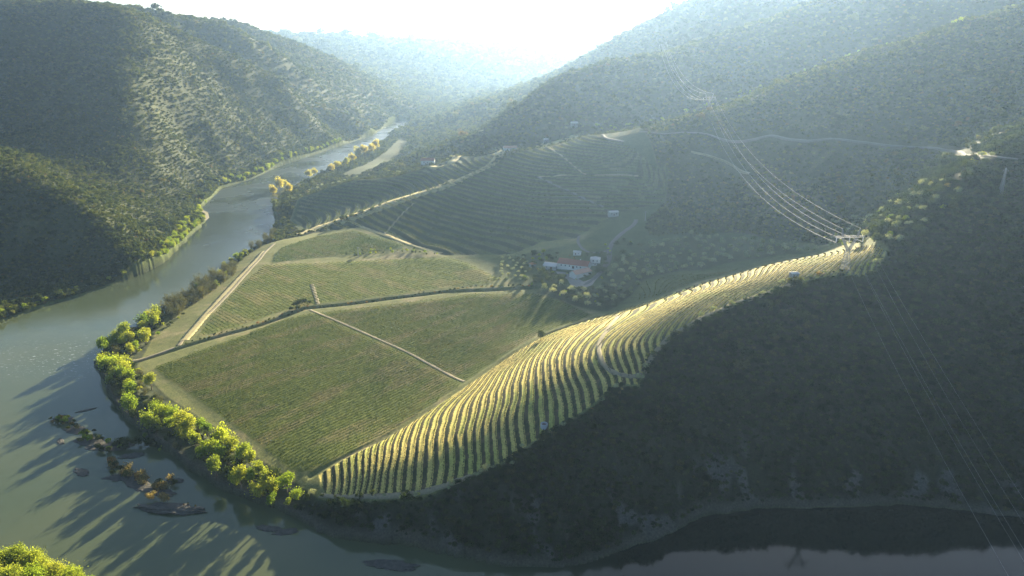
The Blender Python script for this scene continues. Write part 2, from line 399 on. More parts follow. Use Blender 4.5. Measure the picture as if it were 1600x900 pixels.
def dens(px, n=4):
    """subdivide a pixel polygon so that its world outline follows the land"""
    o = []
    for a, b in zip(px, px[1:]+px[:1]):
        for i in range(n): o.append((a[0]+(b[0]-a[0])*i/n, a[1]+(b[1]-a[1])*i/n))
    return o
F1 = zpoly([(238,574),(300,552),(380,524),(440,500),(472,492),(540,484),(640,472),(740,459),(832,459),(880,470),(928,492),(900,503),(850,519),(778,562),(690,622),(600,683),(540,713),(492,739),(455,736),(400,690),(362,664),(330,640),(290,612),(262,592)])
F2 = zpoly([(305,529),(330,496),(372,450),(412,414),(480,412),(560,408),(640,404),(700,402),(730,410),(778,434),(774,441),(690,450),(600,463),(500,474),(440,486),(380,508)])
F3 = zpoly([(428,398),(440,386),(500,368),(552,360),(600,372),(640,384),(600,392),(560,397),(480,404),(424,411)])
FARF = PZ((528,275,5),(575,252,7),(602,237,7),(626,214,6),(640,222,10),(618,248,10),(596,264,9),(560,275,7))
O1Z = zpoly([(836,458),(880,446),(905,455),(940,450),(958,425),(975,405),(1010,385),(1080,368),(1150,372),(1240,384),(1280,392),(1230,396),(1130,412),(1060,424),(1010,436),(985,462),(950,486),(900,478)])
VALE = zpoly([(700,402),(780,404),(900,380),(960,345),(1040,320),(1120,360),(1280,382),(1310,392),(1200,409),(1100,438),(1040,460),(962,487),(935,488),(880,468),(835,455),(790,438),(735,410)])
GN_.VA = poly_sd(GN_.X, GN_.Y, VALE)
GN_.O1 = poly_sd(GN_.X, GN_.Y, O1Z)
POLY = {'f1': F1, 'f2': F2, 'f3': F3}
for k, p in POLY.items(): setattr(GN_, k, poly_sd(GN_.X, GN_.Y, p))

# ------------------------------------------------------------------ materials
MATS = {}
def newmat(name):
    m = bpy.data.materials.new(name); m.use_nodes = True; t = m.node_tree; t.nodes.clear(); MATS[name] = m
    o = t.nodes.new('ShaderNodeOutputMaterial'); return m, t, o
def nd(t, kind, **kw):
    n = t.nodes.new(kind)
    for k, v in kw.items():
        if k in n.inputs: n.inputs[k].default_value = v
        else: setattr(n, k, v)
    return n
def ramp(t, fac, stops):
    r = nd(t, 'ShaderNodeValToRGB'); e = r.color_ramp.elements
    while len(e) > 1: e.remove(e[-1])
    for i, (p, c) in enumerate(stops):
        q = e[0] if i == 0 else e.new(p)
        q.position = p; q.color = (*c, 1)
    t.links.new(fac, r.inputs[0]); return r
def mat_land():
    m, t, o = newmat('land'); L = t.links.new
    b = nd(t, 'ShaderNodeBsdfPrincipled', Roughness=0.95); b.inputs['Specular IOR Level'].default_value = 0.1
    at = nd(t, 'ShaderNodeAttribute', attribute_name='albedo')
    g = nd(t, 'ShaderNodeNewGeometry')
    n1 = nd(t, 'ShaderNodeTexNoise', Scale=0.9, Detail=5.0, Roughness=0.75); L(g.outputs['Position'], n1.inputs['Vector'])
    n2 = nd(t, 'ShaderNodeTexNoise', Scale=0.13, Detail=6.0, Roughness=0.7); L(g.outputs['Position'], n2.inputs['Vector'])
    r1 = ramp(t, n1.outputs[0], [(0.3, (0.55,0.55,0.55)), (0.7, (1.45,1.45,1.45))])
    r2 = ramp(t, n2.outputs[0], [(0.3, (0.72,0.78,0.7)), (0.7, (1.25,1.2,1.15))])
    x1 = nd(t, 'ShaderNodeMixRGB', blend_type='MULTIPLY', Fac=1.0); L(at.outputs['Color'], x1.inputs[1]); L(r1.outputs[0], x1.inputs[2])
    x2 = nd(t, 'ShaderNodeMixRGB', blend_type='MULTIPLY', Fac=1.0); L(x1.outputs[0], x2.inputs[1]); L(r2.outputs[0], x2.inputs[2])
    L(x2.outputs[0], b.inputs['Base Color'])
    bp = nd(t, 'ShaderNodeBump', Strength=0.6, Distance=0.5); L(n1.outputs[0], bp.inputs['Height']); L(bp.outputs[0], b.inputs['Normal'])
    L(b.outputs[0], o.inputs[0]); return m
def mat_simple(name, col, rough=0.85, var=0.25, scale=1.5, bump=0.0, metallic=0.0, spec=0.3):
    m, t, o = newmat(name); L = t.links.new
    b = nd(t, 'ShaderNodeBsdfPrincipled', Roughness=rough, Metallic=metallic); b.inputs['Specular IOR Level'].default_value = spec
    g = nd(t, 'ShaderNodeNewGeometry'); n = nd(t, 'ShaderNodeTexNoise', Scale=scale, Detail=5.0, Roughness=0.7); L(g.outputs['Position'], n.inputs['Vector'])
    r = ramp(t, n.outputs[0], [(0.3, tuple(c*(1-var) for c in col)), (0.7, tuple(c*(1+var) for c in col))])
    L(r.outputs[0], b.inputs['Base Color'])
    if bump:
        bp = nd(t, 'ShaderNodeBump', Strength=bump, Distance=0.3); L(n.outputs[0], bp.inputs['Height']); L(bp.outputs[0], b.inputs['Normal'])
    L(b.outputs[0], o.inputs[0]); return m
def mat_leaf(name, stops, trans=0.35, patch=None):
    """leaves: each plant has its own tint (random per object or instance), light comes through"""
    m, t, o = newmat(name); L = t.links.new
    oi = nd(t, 'ShaderNodeObjectInfo')
    r = ramp(t, oi.outputs['Random'], stops)
    g = nd(t, 'ShaderNodeNewGeometry'); n = nd(t, 'ShaderNodeTexNoise', Scale=1.1, Detail=3.0); L(g.outputs['Position'], n.inputs['Vector'])
    v = ramp(t, n.outputs[0], [(0.3, (0.6,0.62,0.6)), (0.7, (1.4,1.36,1.2))])
    x = nd(t, 'ShaderNodeMixRGB', blend_type='MULTIPLY', Fac=1.0); L(r.outputs[0], x.inputs[1]); L(v.outputs[0], x.inputs[2])
    d = nd(t, 'ShaderNodeBsdfDiffuse'); tr = nd(t, 'ShaderNodeBsdfTranslucent')
    y = nd(t, 'ShaderNodeMixRGB', blend_type='MULTIPLY', Fac=1.0); L(x.outputs[0], y.inputs[1]); y.inputs[2].default_value = (1.5, 1.45, 0.8, 1)
    L(x.outputs[0], d.inputs['Color']); L(y.outputs[0], tr.inputs['Color'])
    mx = nd(t, 'ShaderNodeMixShader', Fac=trans); L(d.outputs[0], mx.inputs[1]); L(tr.outputs[0], mx.inputs[2]); L(mx.outputs[0], o.inputs[0]); return m
def mat_water():
    m, t, o = newmat('water'); L = t.links.new
    b = nd(t, 'ShaderNodeBsdfPrincipled', Roughness=0.04, IOR=1.36); b.inputs['Specular IOR Level'].default_value = 0.5
    g = nd(t, 'ShaderNodeNewGeometry')
    n0 = nd(t, 'ShaderNodeTexNoise', Scale=0.012, Detail=3.0); L(g.outputs['Position'], n0.inputs['Vector'])
    r = ramp(t, n0.outputs[0], [(0.35, (0.062,0.080,0.040)), (0.65, (0.085,0.097,0.048))]); sp = nd(t, 'ShaderNodeSeparateXYZ'); L(g.outputs['Position'], sp.inputs[0])
    # the side arm below the cliff has a darker colour than the main river
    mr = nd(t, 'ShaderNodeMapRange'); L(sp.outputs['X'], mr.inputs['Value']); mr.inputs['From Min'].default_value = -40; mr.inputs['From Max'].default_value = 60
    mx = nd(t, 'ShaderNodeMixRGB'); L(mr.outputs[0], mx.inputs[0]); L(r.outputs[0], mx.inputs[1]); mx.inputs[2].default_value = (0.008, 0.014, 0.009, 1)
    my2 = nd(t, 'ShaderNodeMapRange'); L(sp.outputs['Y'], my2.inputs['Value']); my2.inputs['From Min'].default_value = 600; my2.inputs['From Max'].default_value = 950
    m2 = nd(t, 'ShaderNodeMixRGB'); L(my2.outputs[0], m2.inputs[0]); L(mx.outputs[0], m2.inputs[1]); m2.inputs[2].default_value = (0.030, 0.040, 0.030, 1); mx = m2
    my = nd(t, 'ShaderNodeMapRange'); L(sp.outputs['Y'], my.inputs['Value']); my.inputs['From Min'].default_value = 450; my.inputs['From Max'].default_value = 800
    rg = nd(t, 'ShaderNodeMapRange'); L(sp.outputs['Y'], rg.inputs['Value']); rg.inputs['From Min'].default_value = 560; rg.inputs['From Max'].default_value = 1000; rg.inputs['To Min'].default_value = 0.035; rg.inputs['To Max'].default_value = 0.34
    n3 = nd(t, 'ShaderNodeTexNoise', Scale=0.010, Detail=3.0); L(g.outputs['Position'], n3.inputs['Vector']); r3 = ramp(t, n3.outputs[0], [(0.38, (0.35,0.35,0.35)), (0.58, (1,1,1))])
    rm = nd(t, 'ShaderNodeMath', operation='MULTIPLY'); L(rg.outputs[0], rm.inputs[0]); L(r3.outputs[0], rm.inputs[1]); ra = nd(t, 'ShaderNodeMath', operation='MAXIMUM'); L(rm.outputs[0], ra.inputs[0]); ra.inputs[1].default_value = 0.035; L(ra.outputs[0], b.inputs['Roughness'])
    up = nd(t, 'ShaderNodeMixRGB'); L(my.outputs[0], up.inputs[0]); up.inputs[1].default_value = (0.03,0.03,0.03,1); up.inputs[2].default_value = (0.28,0.28,0.28,1)
    L(mx.outputs[0], b.inputs['Base Color'])
    n1 = nd(t, 'ShaderNodeTexNoise', Scale=0.9, Detail=4.0, Roughness=0.6); L(g.outputs['Position'], n1.inputs['Vector'])
    # rapids: rougher water in the shallows by the left bend, calm elsewhere
    sx = nd(t, 'ShaderNodeMapping'); sx.inputs['Location'].default_value = (390/95.0, -545/60.0, 0); sx.inputs['Scale'].default_value = (1/95.0, 1/60.0, 0)
    L(g.outputs['Position'], sx.inputs['Vector'])
    ln = nd(t, 'ShaderNodeVectorMath', operation='LENGTH'); L(sx.outputs[0], ln.inputs[0])
    rr = ramp(t, ln.outputs['Value'], [(0.25, (1,1,1)), (1.0, (0.0,0.0,0.0))])
    fo = nd(t, 'ShaderNodeMapping'); fo.inputs['Scale'].default_value = (0.22, 0.55, 0.4); fo.inputs['Rotation'].default_value = (0, 0, 0.5); L(g.outputs['Position'], fo.inputs['Vector'])
    nf = nd(t, 'ShaderNodeTexNoise', Scale=1.0, Detail=5.0, Roughness=0.7); L(fo.outputs[0], nf.inputs['Vector']); rf = ramp(t, nf.outputs[0], [(0.60, (0,0,0)), (0.66, (0.8,0.8,0.8))])
    fm = nd(t, 'ShaderNodeMath', operation='MULTIPLY'); L(rf.outputs[0], fm.inputs[0]); L(rr.outputs[0], fm.inputs[1])
    fc = nd(t, 'ShaderNodeMixRGB'); L(fm.outputs[0], fc.inputs[0]); L(mx.outputs[0], fc.inputs[1]); fc.inputs[2].default_value = (0.55, 0.57, 0.52, 1); L(fc.outputs[0], b.inputs['Base Color'])
    st = nd(t, 'ShaderNodeMath', operation='MULTIPLY_ADD'); L(rr.outputs[0], st.inputs[0]); st.inputs[1].default_value = 0.35; L(up.outputs[0], st.inputs[2])
    bp = nd(t, 'ShaderNodeBump', Distance=0.25); L(st.outputs[0], bp.inputs['Strength']); L(n1.outputs[0], bp.inputs['Height']); L(bp.outputs[0], b.inputs['Normal'])
    L(b.outputs[0], o.inputs[0]); return m
mat_land(); mat_water()

def mesh_np(name, V, Fq, mat, parent=None, attr=None, smooth=False, link=True):
    me = bpy.data.meshes.new(name); V = np.asarray(V, np.float32); Fq = np.asarray(Fq, np.int32); n = Fq.shape[1]
    me.vertices.add(len(V)); me.vertices.foreach_set('co', V.ravel())
    me.loops.add(Fq.size); me.loops.foreach_set('vertex_index', Fq.ravel())
    me.polygons.add(len(Fq)); me.polygons.foreach_set('loop_start', np.arange(0, Fq.size, n, dtype=np.int32))
    me.polygons.foreach_set('use_smooth', np.full(len(Fq), smooth))
    if attr is not None:
        a = me.attributes.new('albedo', 'FLOAT_COLOR', 'POINT'); a.data.foreach_set('color', np.concatenate([attr, np.ones((len(attr),1))], 1).astype(np.float32).ravel())
    me.update(calc_edges=True); me.materials.append(mat)
    o = bpy.data.objects.new(name, me)
    if link: COL.objects.link(o)
    if parent: o.parent = parent
    return o
def tag(o, label=None, cat=None, group=None, kind=None):
    if label: o['label'] = label
    if cat: o['category'] = cat
    if group: o['group'] = group
    if kind: o['kind'] = kind
    return o

# ------------------------------------------------------------------ the land sheet (finer near the vineyard, coarser far off)
def land_sheet():
    ang = np.concatenate([np.linspace(-100, -42, 60)[:-1], np.linspace(-42, 42, 1150), np.linspace(42, 100, 60)[1:]]) * math.pi/180
    r = [40.0]
    while r[-1] < 9000:
        x = r[-1]; r.append(x + (12 if x < 220 else 2.0 if x < 300 else 0.75 if x < 600 else 1.6 if x < 700 else x*0.0042))
    r = np.array(r)
    A, RR = np.meshgrid(ang, r); X, Yy = np.sin(A)*RR, np.cos(A)*RR
    H, inf = land(X, Yy, True)
    return X, Yy, H, inf
LX, LY, LH, LI = land_sheet()
def mixc(c, col, w):
    w = np.clip(w, 0, 1)[..., None]; return c*(1-w) + np.array(col)*w
def land_colour(X, Yy, H, inf):
    n1 = perlin(X/40, Yy/40, 41); n2 = perlin(X/9, Yy/9, 42); n3 = perlin(X/130, Yy/130, 43); n4 = perlin(X/3.1, Yy/3.1, 44)
    c = np.zeros(X.shape+(3,)) + np.array((0.048, 0.056, 0.028))                   # scrub ground
    c = mixc(c, (0.078, 0.084, 0.038), sstep(0.15, 0.6, n1+0.5*n2))                # dry grass openings
    s, wk = inf['s'], inf['wk']
    gy, gx = np.gradient(H); dist = np.hypot(X, Yy)
    # rock on the low cliffs by the water
    rock = sstep(-0.1, 0.25, perlin(X/22, Yy/22, 45)+0.6*n2+0.25)*sstep(60, 22, H)*sstep(75, 40, -s)*sstep(-8, -14, wk)
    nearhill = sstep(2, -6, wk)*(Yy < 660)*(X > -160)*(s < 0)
    c = mixc(c, (0.026, 0.032, 0.017), nearhill)  # ground colour darkened too, painting the near slope's shade
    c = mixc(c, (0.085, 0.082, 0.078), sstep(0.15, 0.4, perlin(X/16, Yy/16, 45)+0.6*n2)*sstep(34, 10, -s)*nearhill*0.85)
    c = mixc(c, (0.075, 0.068, 0.055), sstep(6, 1, -s)*(s < 0)*0.8)
    c = mixc(c, (0.085,0.105,0.036), sstep(14, 3, -s)*(s < 0)*(Yy > 620)*(X < -150))
    nearside = sstep(-1.5, 0.5, wk)*sstep(0, 9, -s)
    c = mixc(c, (0.150, 0.155, 0.060), nearside)                                     # mown grass and margins
    c = mixc(c, (0.26, 0.21, 0.12), nearside*sstep(0.0, 0.5, n1*0.8+n2*0.5)*0.7)
    c = mixc(c, (0.056,0.078,0.031), sstep(650, 700, Yy)*sstep(60, 130, X)*nearside)
    for key, col, col2 in (('f1', (0.100,0.120,0.028), (0.150,0.135,0.055)), ('f2', (0.155,0.175,0.045), (0.23,0.205,0.080)), ('f3', (0.115,0.150,0.050), (0.16,0.16,0.07))):
        d = near_s(getattr(GN_, key), X, Yy); w = sstep(-1, 1.5, d)
        ax = (X*0.688+Yy*0.725) if key == 'f1' else (-X*0.707+Yy*0.707)
        ay = (X*0.725-Yy*0.688) if key == 'f1' else (X*0.707+Yy*0.707)
        st = perlin(ax/70, ay/13, 51)+0.7*perlin(ax/45, ay/32, 52)+0.25*n2
        c = mixc(c, col, w); c = mixc(c, col2, w*sstep(-0.05, 0.4, st))
    c = mixc(c, (0.056,0.080,0.031), sstep(-6, 6, near_s(GN_.VA, X, Yy))*(0.75+0.5*n1))
    c = mixc(c, (0.050,0.060,0.028), sstep(-3, 3, near_s(GN_.O1, X, Yy)))
    m = (np.abs(X) < 700) & (Yy > 1000) & (Yy < 2300); w = np.zeros(X.shape); w[m] = sstep(-6, 4, poly_sd(X[m], Yy[m], FARF)); c = mixc(c, (0.075,0.088,0.042), w)
    c = mixc(c, (0.060,0.085,0.036), sstep(-2, 4, near_s(GN_.K, X, Yy)))
    # terraces : pale dry grass on the benches, dark weeds on the risers
    f = inf['f1']; on = f >= 1
    fr = f-1
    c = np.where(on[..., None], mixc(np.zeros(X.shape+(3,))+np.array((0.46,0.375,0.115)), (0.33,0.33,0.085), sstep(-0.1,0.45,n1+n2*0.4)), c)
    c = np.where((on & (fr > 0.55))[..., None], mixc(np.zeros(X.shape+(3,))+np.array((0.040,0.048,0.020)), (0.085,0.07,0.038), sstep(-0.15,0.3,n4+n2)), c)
    f = inf['f2']; on = f >= 1; fr = f-1
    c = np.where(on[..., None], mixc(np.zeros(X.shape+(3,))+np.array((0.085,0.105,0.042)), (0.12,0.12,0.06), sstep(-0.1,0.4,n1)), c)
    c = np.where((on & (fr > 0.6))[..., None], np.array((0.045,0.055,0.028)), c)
    return c
def add_land():
    ny, nx = LX.shape; V = np.stack([LX, LY, LH], -1).reshape(-1, 3)
    i = np.arange(ny*nx).reshape(ny, nx); Fq = np.stack([i[:-1,:-1], i[:-1,1:], i[1:,1:], i[1:,:-1]], -1).reshape(-1, 4)[:, ::-1]
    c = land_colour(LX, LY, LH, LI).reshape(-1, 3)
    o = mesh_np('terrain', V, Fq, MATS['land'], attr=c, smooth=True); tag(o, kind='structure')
add_land()
def add_water():
    p = river_poly; x0, x1, y0, y1 = -3000, 3000, -400, 4200
    V = [(x0,y0,0),(x1,y0,0),(x1,y1,0),(x0,y1,0)]
    o = mesh_np('river_water', V, [(0,1,2,3)], MATS['water']); tag(o, kind='structure')
add_water()
# ------------------------------------------------------------------ haze : the air of the valley
def add_haze():
    m, t, o = newmat('haze'); v = nd(t, 'ShaderNodeVolumePrincipled')
    v.inputs['Color'].default_value = (0.43, 0.65, 1.0, 1); v.inputs['Density'].default_value = 0.000045; v.inputs['Anisotropy'].default_value = 0.56
    t.links.new(v.outputs[0], o.inputs['Volume'])
    x0, x1, y0, y1, z0, z1 = -12000, 12000, -1500, 12000, -12, 640
    V = [(x,y,z) for z in (z0,z1) for y in (y0,y1) for x in (x0,x1)]
    ob = mesh_np('haze', V, [(0,2,3,1),(4,5,7,6),(0,1,5,4),(2,6,7,3),(0,4,6,2),(1,3,7,5)], m); tag(ob, kind='stuff')
add_haze()

# ------------------------------------------------------------------ leaf clouds
mat_leaf('scrub_leaf', [(0.0,(0.022,0.034,0.014)),(0.3,(0.038,0.054,0.020)),(0.6,(0.056,0.074,0.026)),(0.85,(0.085,0.10,0.030)),(0.97,(0.095,0.105,0.038)),(1.0,(0.11,0.085,0.040))], 0.5)
mat_leaf('maquis_leaf', [(0.0,(0.012,0.022,0.009)),(0.4,(0.021,0.036,0.014)),(0.85,(0.034,0.052,0.018)),(1.0,(0.050,0.054,0.022))], 0.3)  # scrub leaf colours darkened, the deep shade of the near slope painted in
mat_leaf('olive_leaf', [(0.0,(0.20,0.24,0.16)),(0.5,(0.28,0.31,0.21)),(1.0,(0.35,0.36,0.23))], 0.30)
mat_leaf('willow_leaf', [(0.0,(0.27,0.32,0.04)),(0.35,(0.17,0.25,0.035)),(0.65,(0.31,0.33,0.06)),(1.0,(0.12,0.19,0.035))], 0.5)
mat_leaf('gold_leaf', [(0.0,(0.42,0.36,0.11)),(1.0,(0.34,0.35,0.11))], 0.5)
mat_leaf('dark_leaf', [(0.0,(0.030,0.050,0.020)),(1.0,(0.065,0.082,0.032))], 0.3)
mat_leaf('bare_twig', [(0.0,(0.085,0.090,0.052)),(1.0,(0.145,0.140,0.065))], 0.2)
mat_leaf('rust_leaf', [(0.0,(0.24,0.14,0.065)),(1.0,(0.22,0.18,0.07))], 0.35)
mat_simple('bark', (0.10,0.08,0.06), 0.95, 0.3, 3)
def leaf_quads(P, N, size, rng, long=1.0):
    """one quad per point, facing roughly N"""
    n = len(P); N = N + rng.normal(0, 0.6, (n,3)); N /= np.linalg.norm(N, axis=1)[:,None]+1e-9
    A = np.cross(N, rng.normal(0, 1, (n,3))); A /= np.linalg.norm(A, axis=1)[:,None]+1e-9; B = np.cross(N, A)
    s = size*(0.6+0.8*rng.random(n))[:,None]
    A = A*s*0.5*long; B = B*s*0.5
    V = np.stack([P-A-B*0.6, P+A*0.3-B, P+A+B*0.6, P-A*0.3+B], 1).reshape(-1,3)
    return V, np.arange(4*n).reshape(n,4)
def crown_cloud(rx, ry, h, z0, n, size, seed, lobes=9, up=0.0, ragged=0.35, long=1.0):
    """uneven crown: leaves on the outside of several clumps, gaps between them"""
    rng = np.random.default_rng(seed); cs = []
    for i in range(lobes):
        d = rng.normal(0,1,3); d /= np.linalg.norm(d); rr = rng.random()**0.5*0.62
        cs.append((d[0]*rr*rx, d[1]*rr*ry, z0+h*0.5+d[2]*rr*h*0.5+up*rng.random()*h*0.2, 0.36+0.3*rng.random()))
    k = rng.integers(0, lobes, n); c = np.array(cs)[k]
    d = rng.normal(0,1,(n,3)); d /= np.linalg.norm(d, axis=1)[:,None]; d[:,2] = np.where(d[:,2] < -0.3, -d[:,2], d[:,2])
    rad = c[:,3]*(1-ragged*0.5+ragged*(rng.random(n)-0.3)*1.6)
    P = c[:,:3] + d*rad[:,None]*np.array([rx, ry, h*0.55])
    P[:,2] = np.maximum(P[:,2], z0*0.7+0.05)
    return leaf_quads(P, d, size, rng, long)
def spray_cloud(rad, h, n, size, seed, stems=14):
    """upright whippy crown of many thin rising shoots (willow, leafless poplar)"""
    rng = np.random.default_rng(seed); Ps, Ns = [], []
    for i in range(stems):
        a = rng.random()*6.283; r0 = rad*0.2*rng.random(); r1 = rad*(0.35+0.65*rng.random()); hh = h*(0.6+0.45*rng.random())*(1-0.25*r1/rad)
        m = n//stems; t = rng.random(m)**0.8; a2 = a+0.5*rng.normal()
        x = np.cos(a)*(r0+(r1-r0)*t**0.9); y = np.sin(a)*(r0+(r1-r0)*t**0.9); z = h*0.1+(hh-h*0.1)*t
        sp = rad*0.20*(0.35+1.2*np.sin(np.clip(t,0,1)*2.7))
        Ps.append(np.stack([x,y,z],1)+rng.normal(0,1,(m,3))*sp[:,None]*np.array([1,1,1.1])); Ns.append(rng.normal(0,1,(m,3)))
    P = np.concatenate(Ps); P[:,2] = np.maximum(P[:,2], 0.2); return leaf_quads(P, np.concatenate(Ns), size, rng, 1.3)
def tube_np(pts, rads, sides=6):
    P = np.array(pts, float); V, Fq = [], []
    for i, p in enumerate(P):
        d = P[min(i+1,len(P)-1)]-P[max(i-1,0)]; d = d/(np.linalg.norm(d)+1e-9)
        a = np.cross(d, (0,0,1) if abs(d[2]) < 0.9 else (1,0,0)); a /= np.linalg.norm(a); b = np.cross(d, a)
        for k in range(sides):
            w = 2*math.pi*k/sides; V.append(p+rads[i]*(math.cos(w)*a+math.sin(w)*b))
    for i in range(len(P)-1):
        for k in range(sides):
            Fq.append((i*sides+k, i*sides+(k+1)%sides, (i+1)*sides+(k+1)%sides, (i+1)*sides+k))
    return np.array(V), np.array(Fq)
def join(parts):
    Vs, Fs, n = [], [], 0
    for V, Fq in parts: Vs.append(np.asarray(V)); Fs.append(np.asarray(Fq)+n); n += len(V)
    return np.concatenate(Vs), np.concatenate(Fs)
def trunk_np(h, r, seed, limbs=4, spread=0.3):
    rng = np.random.default_rng(seed); ps = [tube_np([(0,0,-0.6),(0.1*r,0,h*0.3),(0.2*r,-0.2*r,h*0.62),(0,0,h*0.85)], [r*1.25,r,r*0.6,r*0.2])]
    for i in range(limbs):
        a = rng.random()*6.28; z = h*(0.25+0.35*rng.random()); e = h*spread*(0.7+0.6*rng.random())
        ps.append(tube_np([(0,0,z),(math.cos(a)*e*0.5, math.sin(a)*e*0.5, z+h*0.15),(math.cos(a)*e, math.sin(a)*e, z+h*0.36)], [r*0.5,r*0.3,r*0.08], 5))
    return join(ps)
PROTO = {}
def proto_mesh(key, VF, mat):
    o = mesh_np(key, VF[0], VF[1], MATS[mat], link=False); me = o.data; bpy.data.objects.remove(o); PROTO[key] = me; return me
for i in range(5):
    proto_mesh(f'willow_{i}', crown_cloud(4.2, 4.2, 10, 1.2, 1500, 0.62, 100+i, 11, 0.5) if i % 2 else join([spray_cloud(4.4, 11.5, 1100, 0.55, 140+i, 20), crown_cloud(3.6,3.6,8,1.0,600,0.6,150+i,8)]), 'willow_leaf')
    proto_mesh(f'bare_{i}', spray_cloud(3.6, 11.5, 900, 0.42, 200+i, 22), 'bare_twig')
    proto_mesh(f'gold_{i}', crown_cloud(6, 6, 13, 1.5, 1100, 0.95, 300+i, 10, 0.3), 'gold_leaf')
    proto_mesh(f'finewillow_{i}', join([crown_cloud(4.8, 4.8, 9, 2.0, 2600, 0.42, 1100+i, 14, 0.6, 0.5), spray_cloud(4.6, 12.5, 2600, 0.36, 1140+i, 26)]), 'willow_leaf')
    proto_mesh(f'darkb_{i}', crown_cloud(2.0, 1.9, 2.4, 0.05, 240, 0.45, 880+i, 6), 'dark_leaf')
    proto_mesh(f'oak_{i}', crown_cloud(3.6, 3.4, 4.6, 0.8, 620, 0.5, 400+i, 8), 'dark_leaf')
    proto_mesh(f'olive_{i}', crown_cloud(2.3, 2.2, 3.2, 0.8, 260, 0.45, 500+i, 6), 'olive_leaf')
    proto_mesh(f'scrub_{i}', crown_cloud(1.9, 1.8, 2.5, 0.05, 150, 0.55, 600+i, 5), 'scrub_leaf')
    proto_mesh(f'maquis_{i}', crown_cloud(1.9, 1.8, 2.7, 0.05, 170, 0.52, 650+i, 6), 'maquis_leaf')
    proto_mesh(f'brush_{i}', crown_cloud(1.7, 1.5, 2.6, 0.05, 190, 0.42, 700+i, 6), 'scrub_leaf')
    proto_mesh(f'rustb_{i}', crown_cloud(1.9, 1.7, 2.4, 0.05, 190, 0.42, 760+i, 6), 'rust_leaf')
    proto_mesh(f'gshrub_{i}', crown_cloud(2.0, 1.9, 2.8, 0.05, 260, 0.42, 800+i, 6), 'willow_leaf')
for i in range(3):
    proto_mesh(f'trunk_{i}', trunk_np(7.5, 0.32, 900+i), 'bark')
    proto_mesh(f'btrunk_{i}', trunk_np(9, 0.26, 910+i, 6, 0.25), 'bark')
    proto_mesh(f'otrunk_{i}', trunk_np(2.6, 0.22, 920+i, 3, 0.5), 'bark')
def place_tree(kind, x, y, s, label, cat, group, crown, trunk=None, name=None, sz=None, dz=0.0, rng=RNG):
    z = float(land(np.array([x]), np.array([y]))[0])
    rz = rng.random()*6.283; ms = (s, s, s*(sz if sz else 0.85+0.3*rng.random()))
    me = PROTO[crown+'_%d' % rng.integers(0,5)]
    if trunk:
        root = bpy.data.objects.new(name or kind, None); root.empty_display_size = 1; COL.objects.link(root)
        c = bpy.data.objects.new('crown', me); COL.objects.link(c); c.parent = root
        t = bpy.data.objects.new('trunk', PROTO[trunk+'_%d' % rng.integers(0,3)]); COL.objects.link(t); t.parent = root
    else:
        root = bpy.data.objects.new(name or kind, me); COL.objects.link(root)
    root.location = (x, y, z-0.1+dz); root.rotation_euler = (0,0,rz); root.scale = ms
    tag(root, label, cat, group); return root
def scatter(poly, gap, rng, jitter=1.0, limit=400, keep=None):
    """random places at least GAP apart inside a world polygon"""
    poly = poly[~np.isnan(poly[:,0])]; lo, hi = poly.min(0), poly.max(0); got = []
    tries = int((hi[0]-lo[0])*(hi[1]-lo[1])/(gap*gap)*6)+50
    X = lo[0]+(hi[0]-lo[0])*rng.random(tries); Yy = lo[1]+(hi[1]-lo[1])*rng.random(tries)
    ok = poly_sd(X, Yy, poly) > 0
    if keep is not None: ok &= keep(X, Yy)
    cell = {}
    for x, y in zip(X[ok], Yy[ok]):
        k = (int(x//gap), int(y//gap))
        if any((x-a)**2+(y-b)**2 < gap*gap for i in (-1,0,1) for j in (-1,0,1) for a, b in cell.get((k[0]+i,k[1]+j), ())): continue
        cell.setdefault(k, []).append((x,y)); got.append((x,y))
        if len(got) >= limit: break
    return got
def along(px, gap, rng, off=1.0, ex=True):
    P = cast(dens(px+px[::-1], 1)[:len(px)])[:, :2] if ex else np.array(px); P = P[~np.isnan(P[:,0])]; out = []
    for a, b in zip(P[:-1], P[1:]):
        L = np.linalg.norm(b-a); n = max(1, int(L/gap))
        for i in range(n):
            q = a+(b-a)*(i+rng.random()*0.7)/n + rng.normal(0, off, 2); out.append((q[0], q[1]))
    return out
def wet(x, y): return float(river_sd(np.array([x]), np.array([y]))[0]) > -0.6

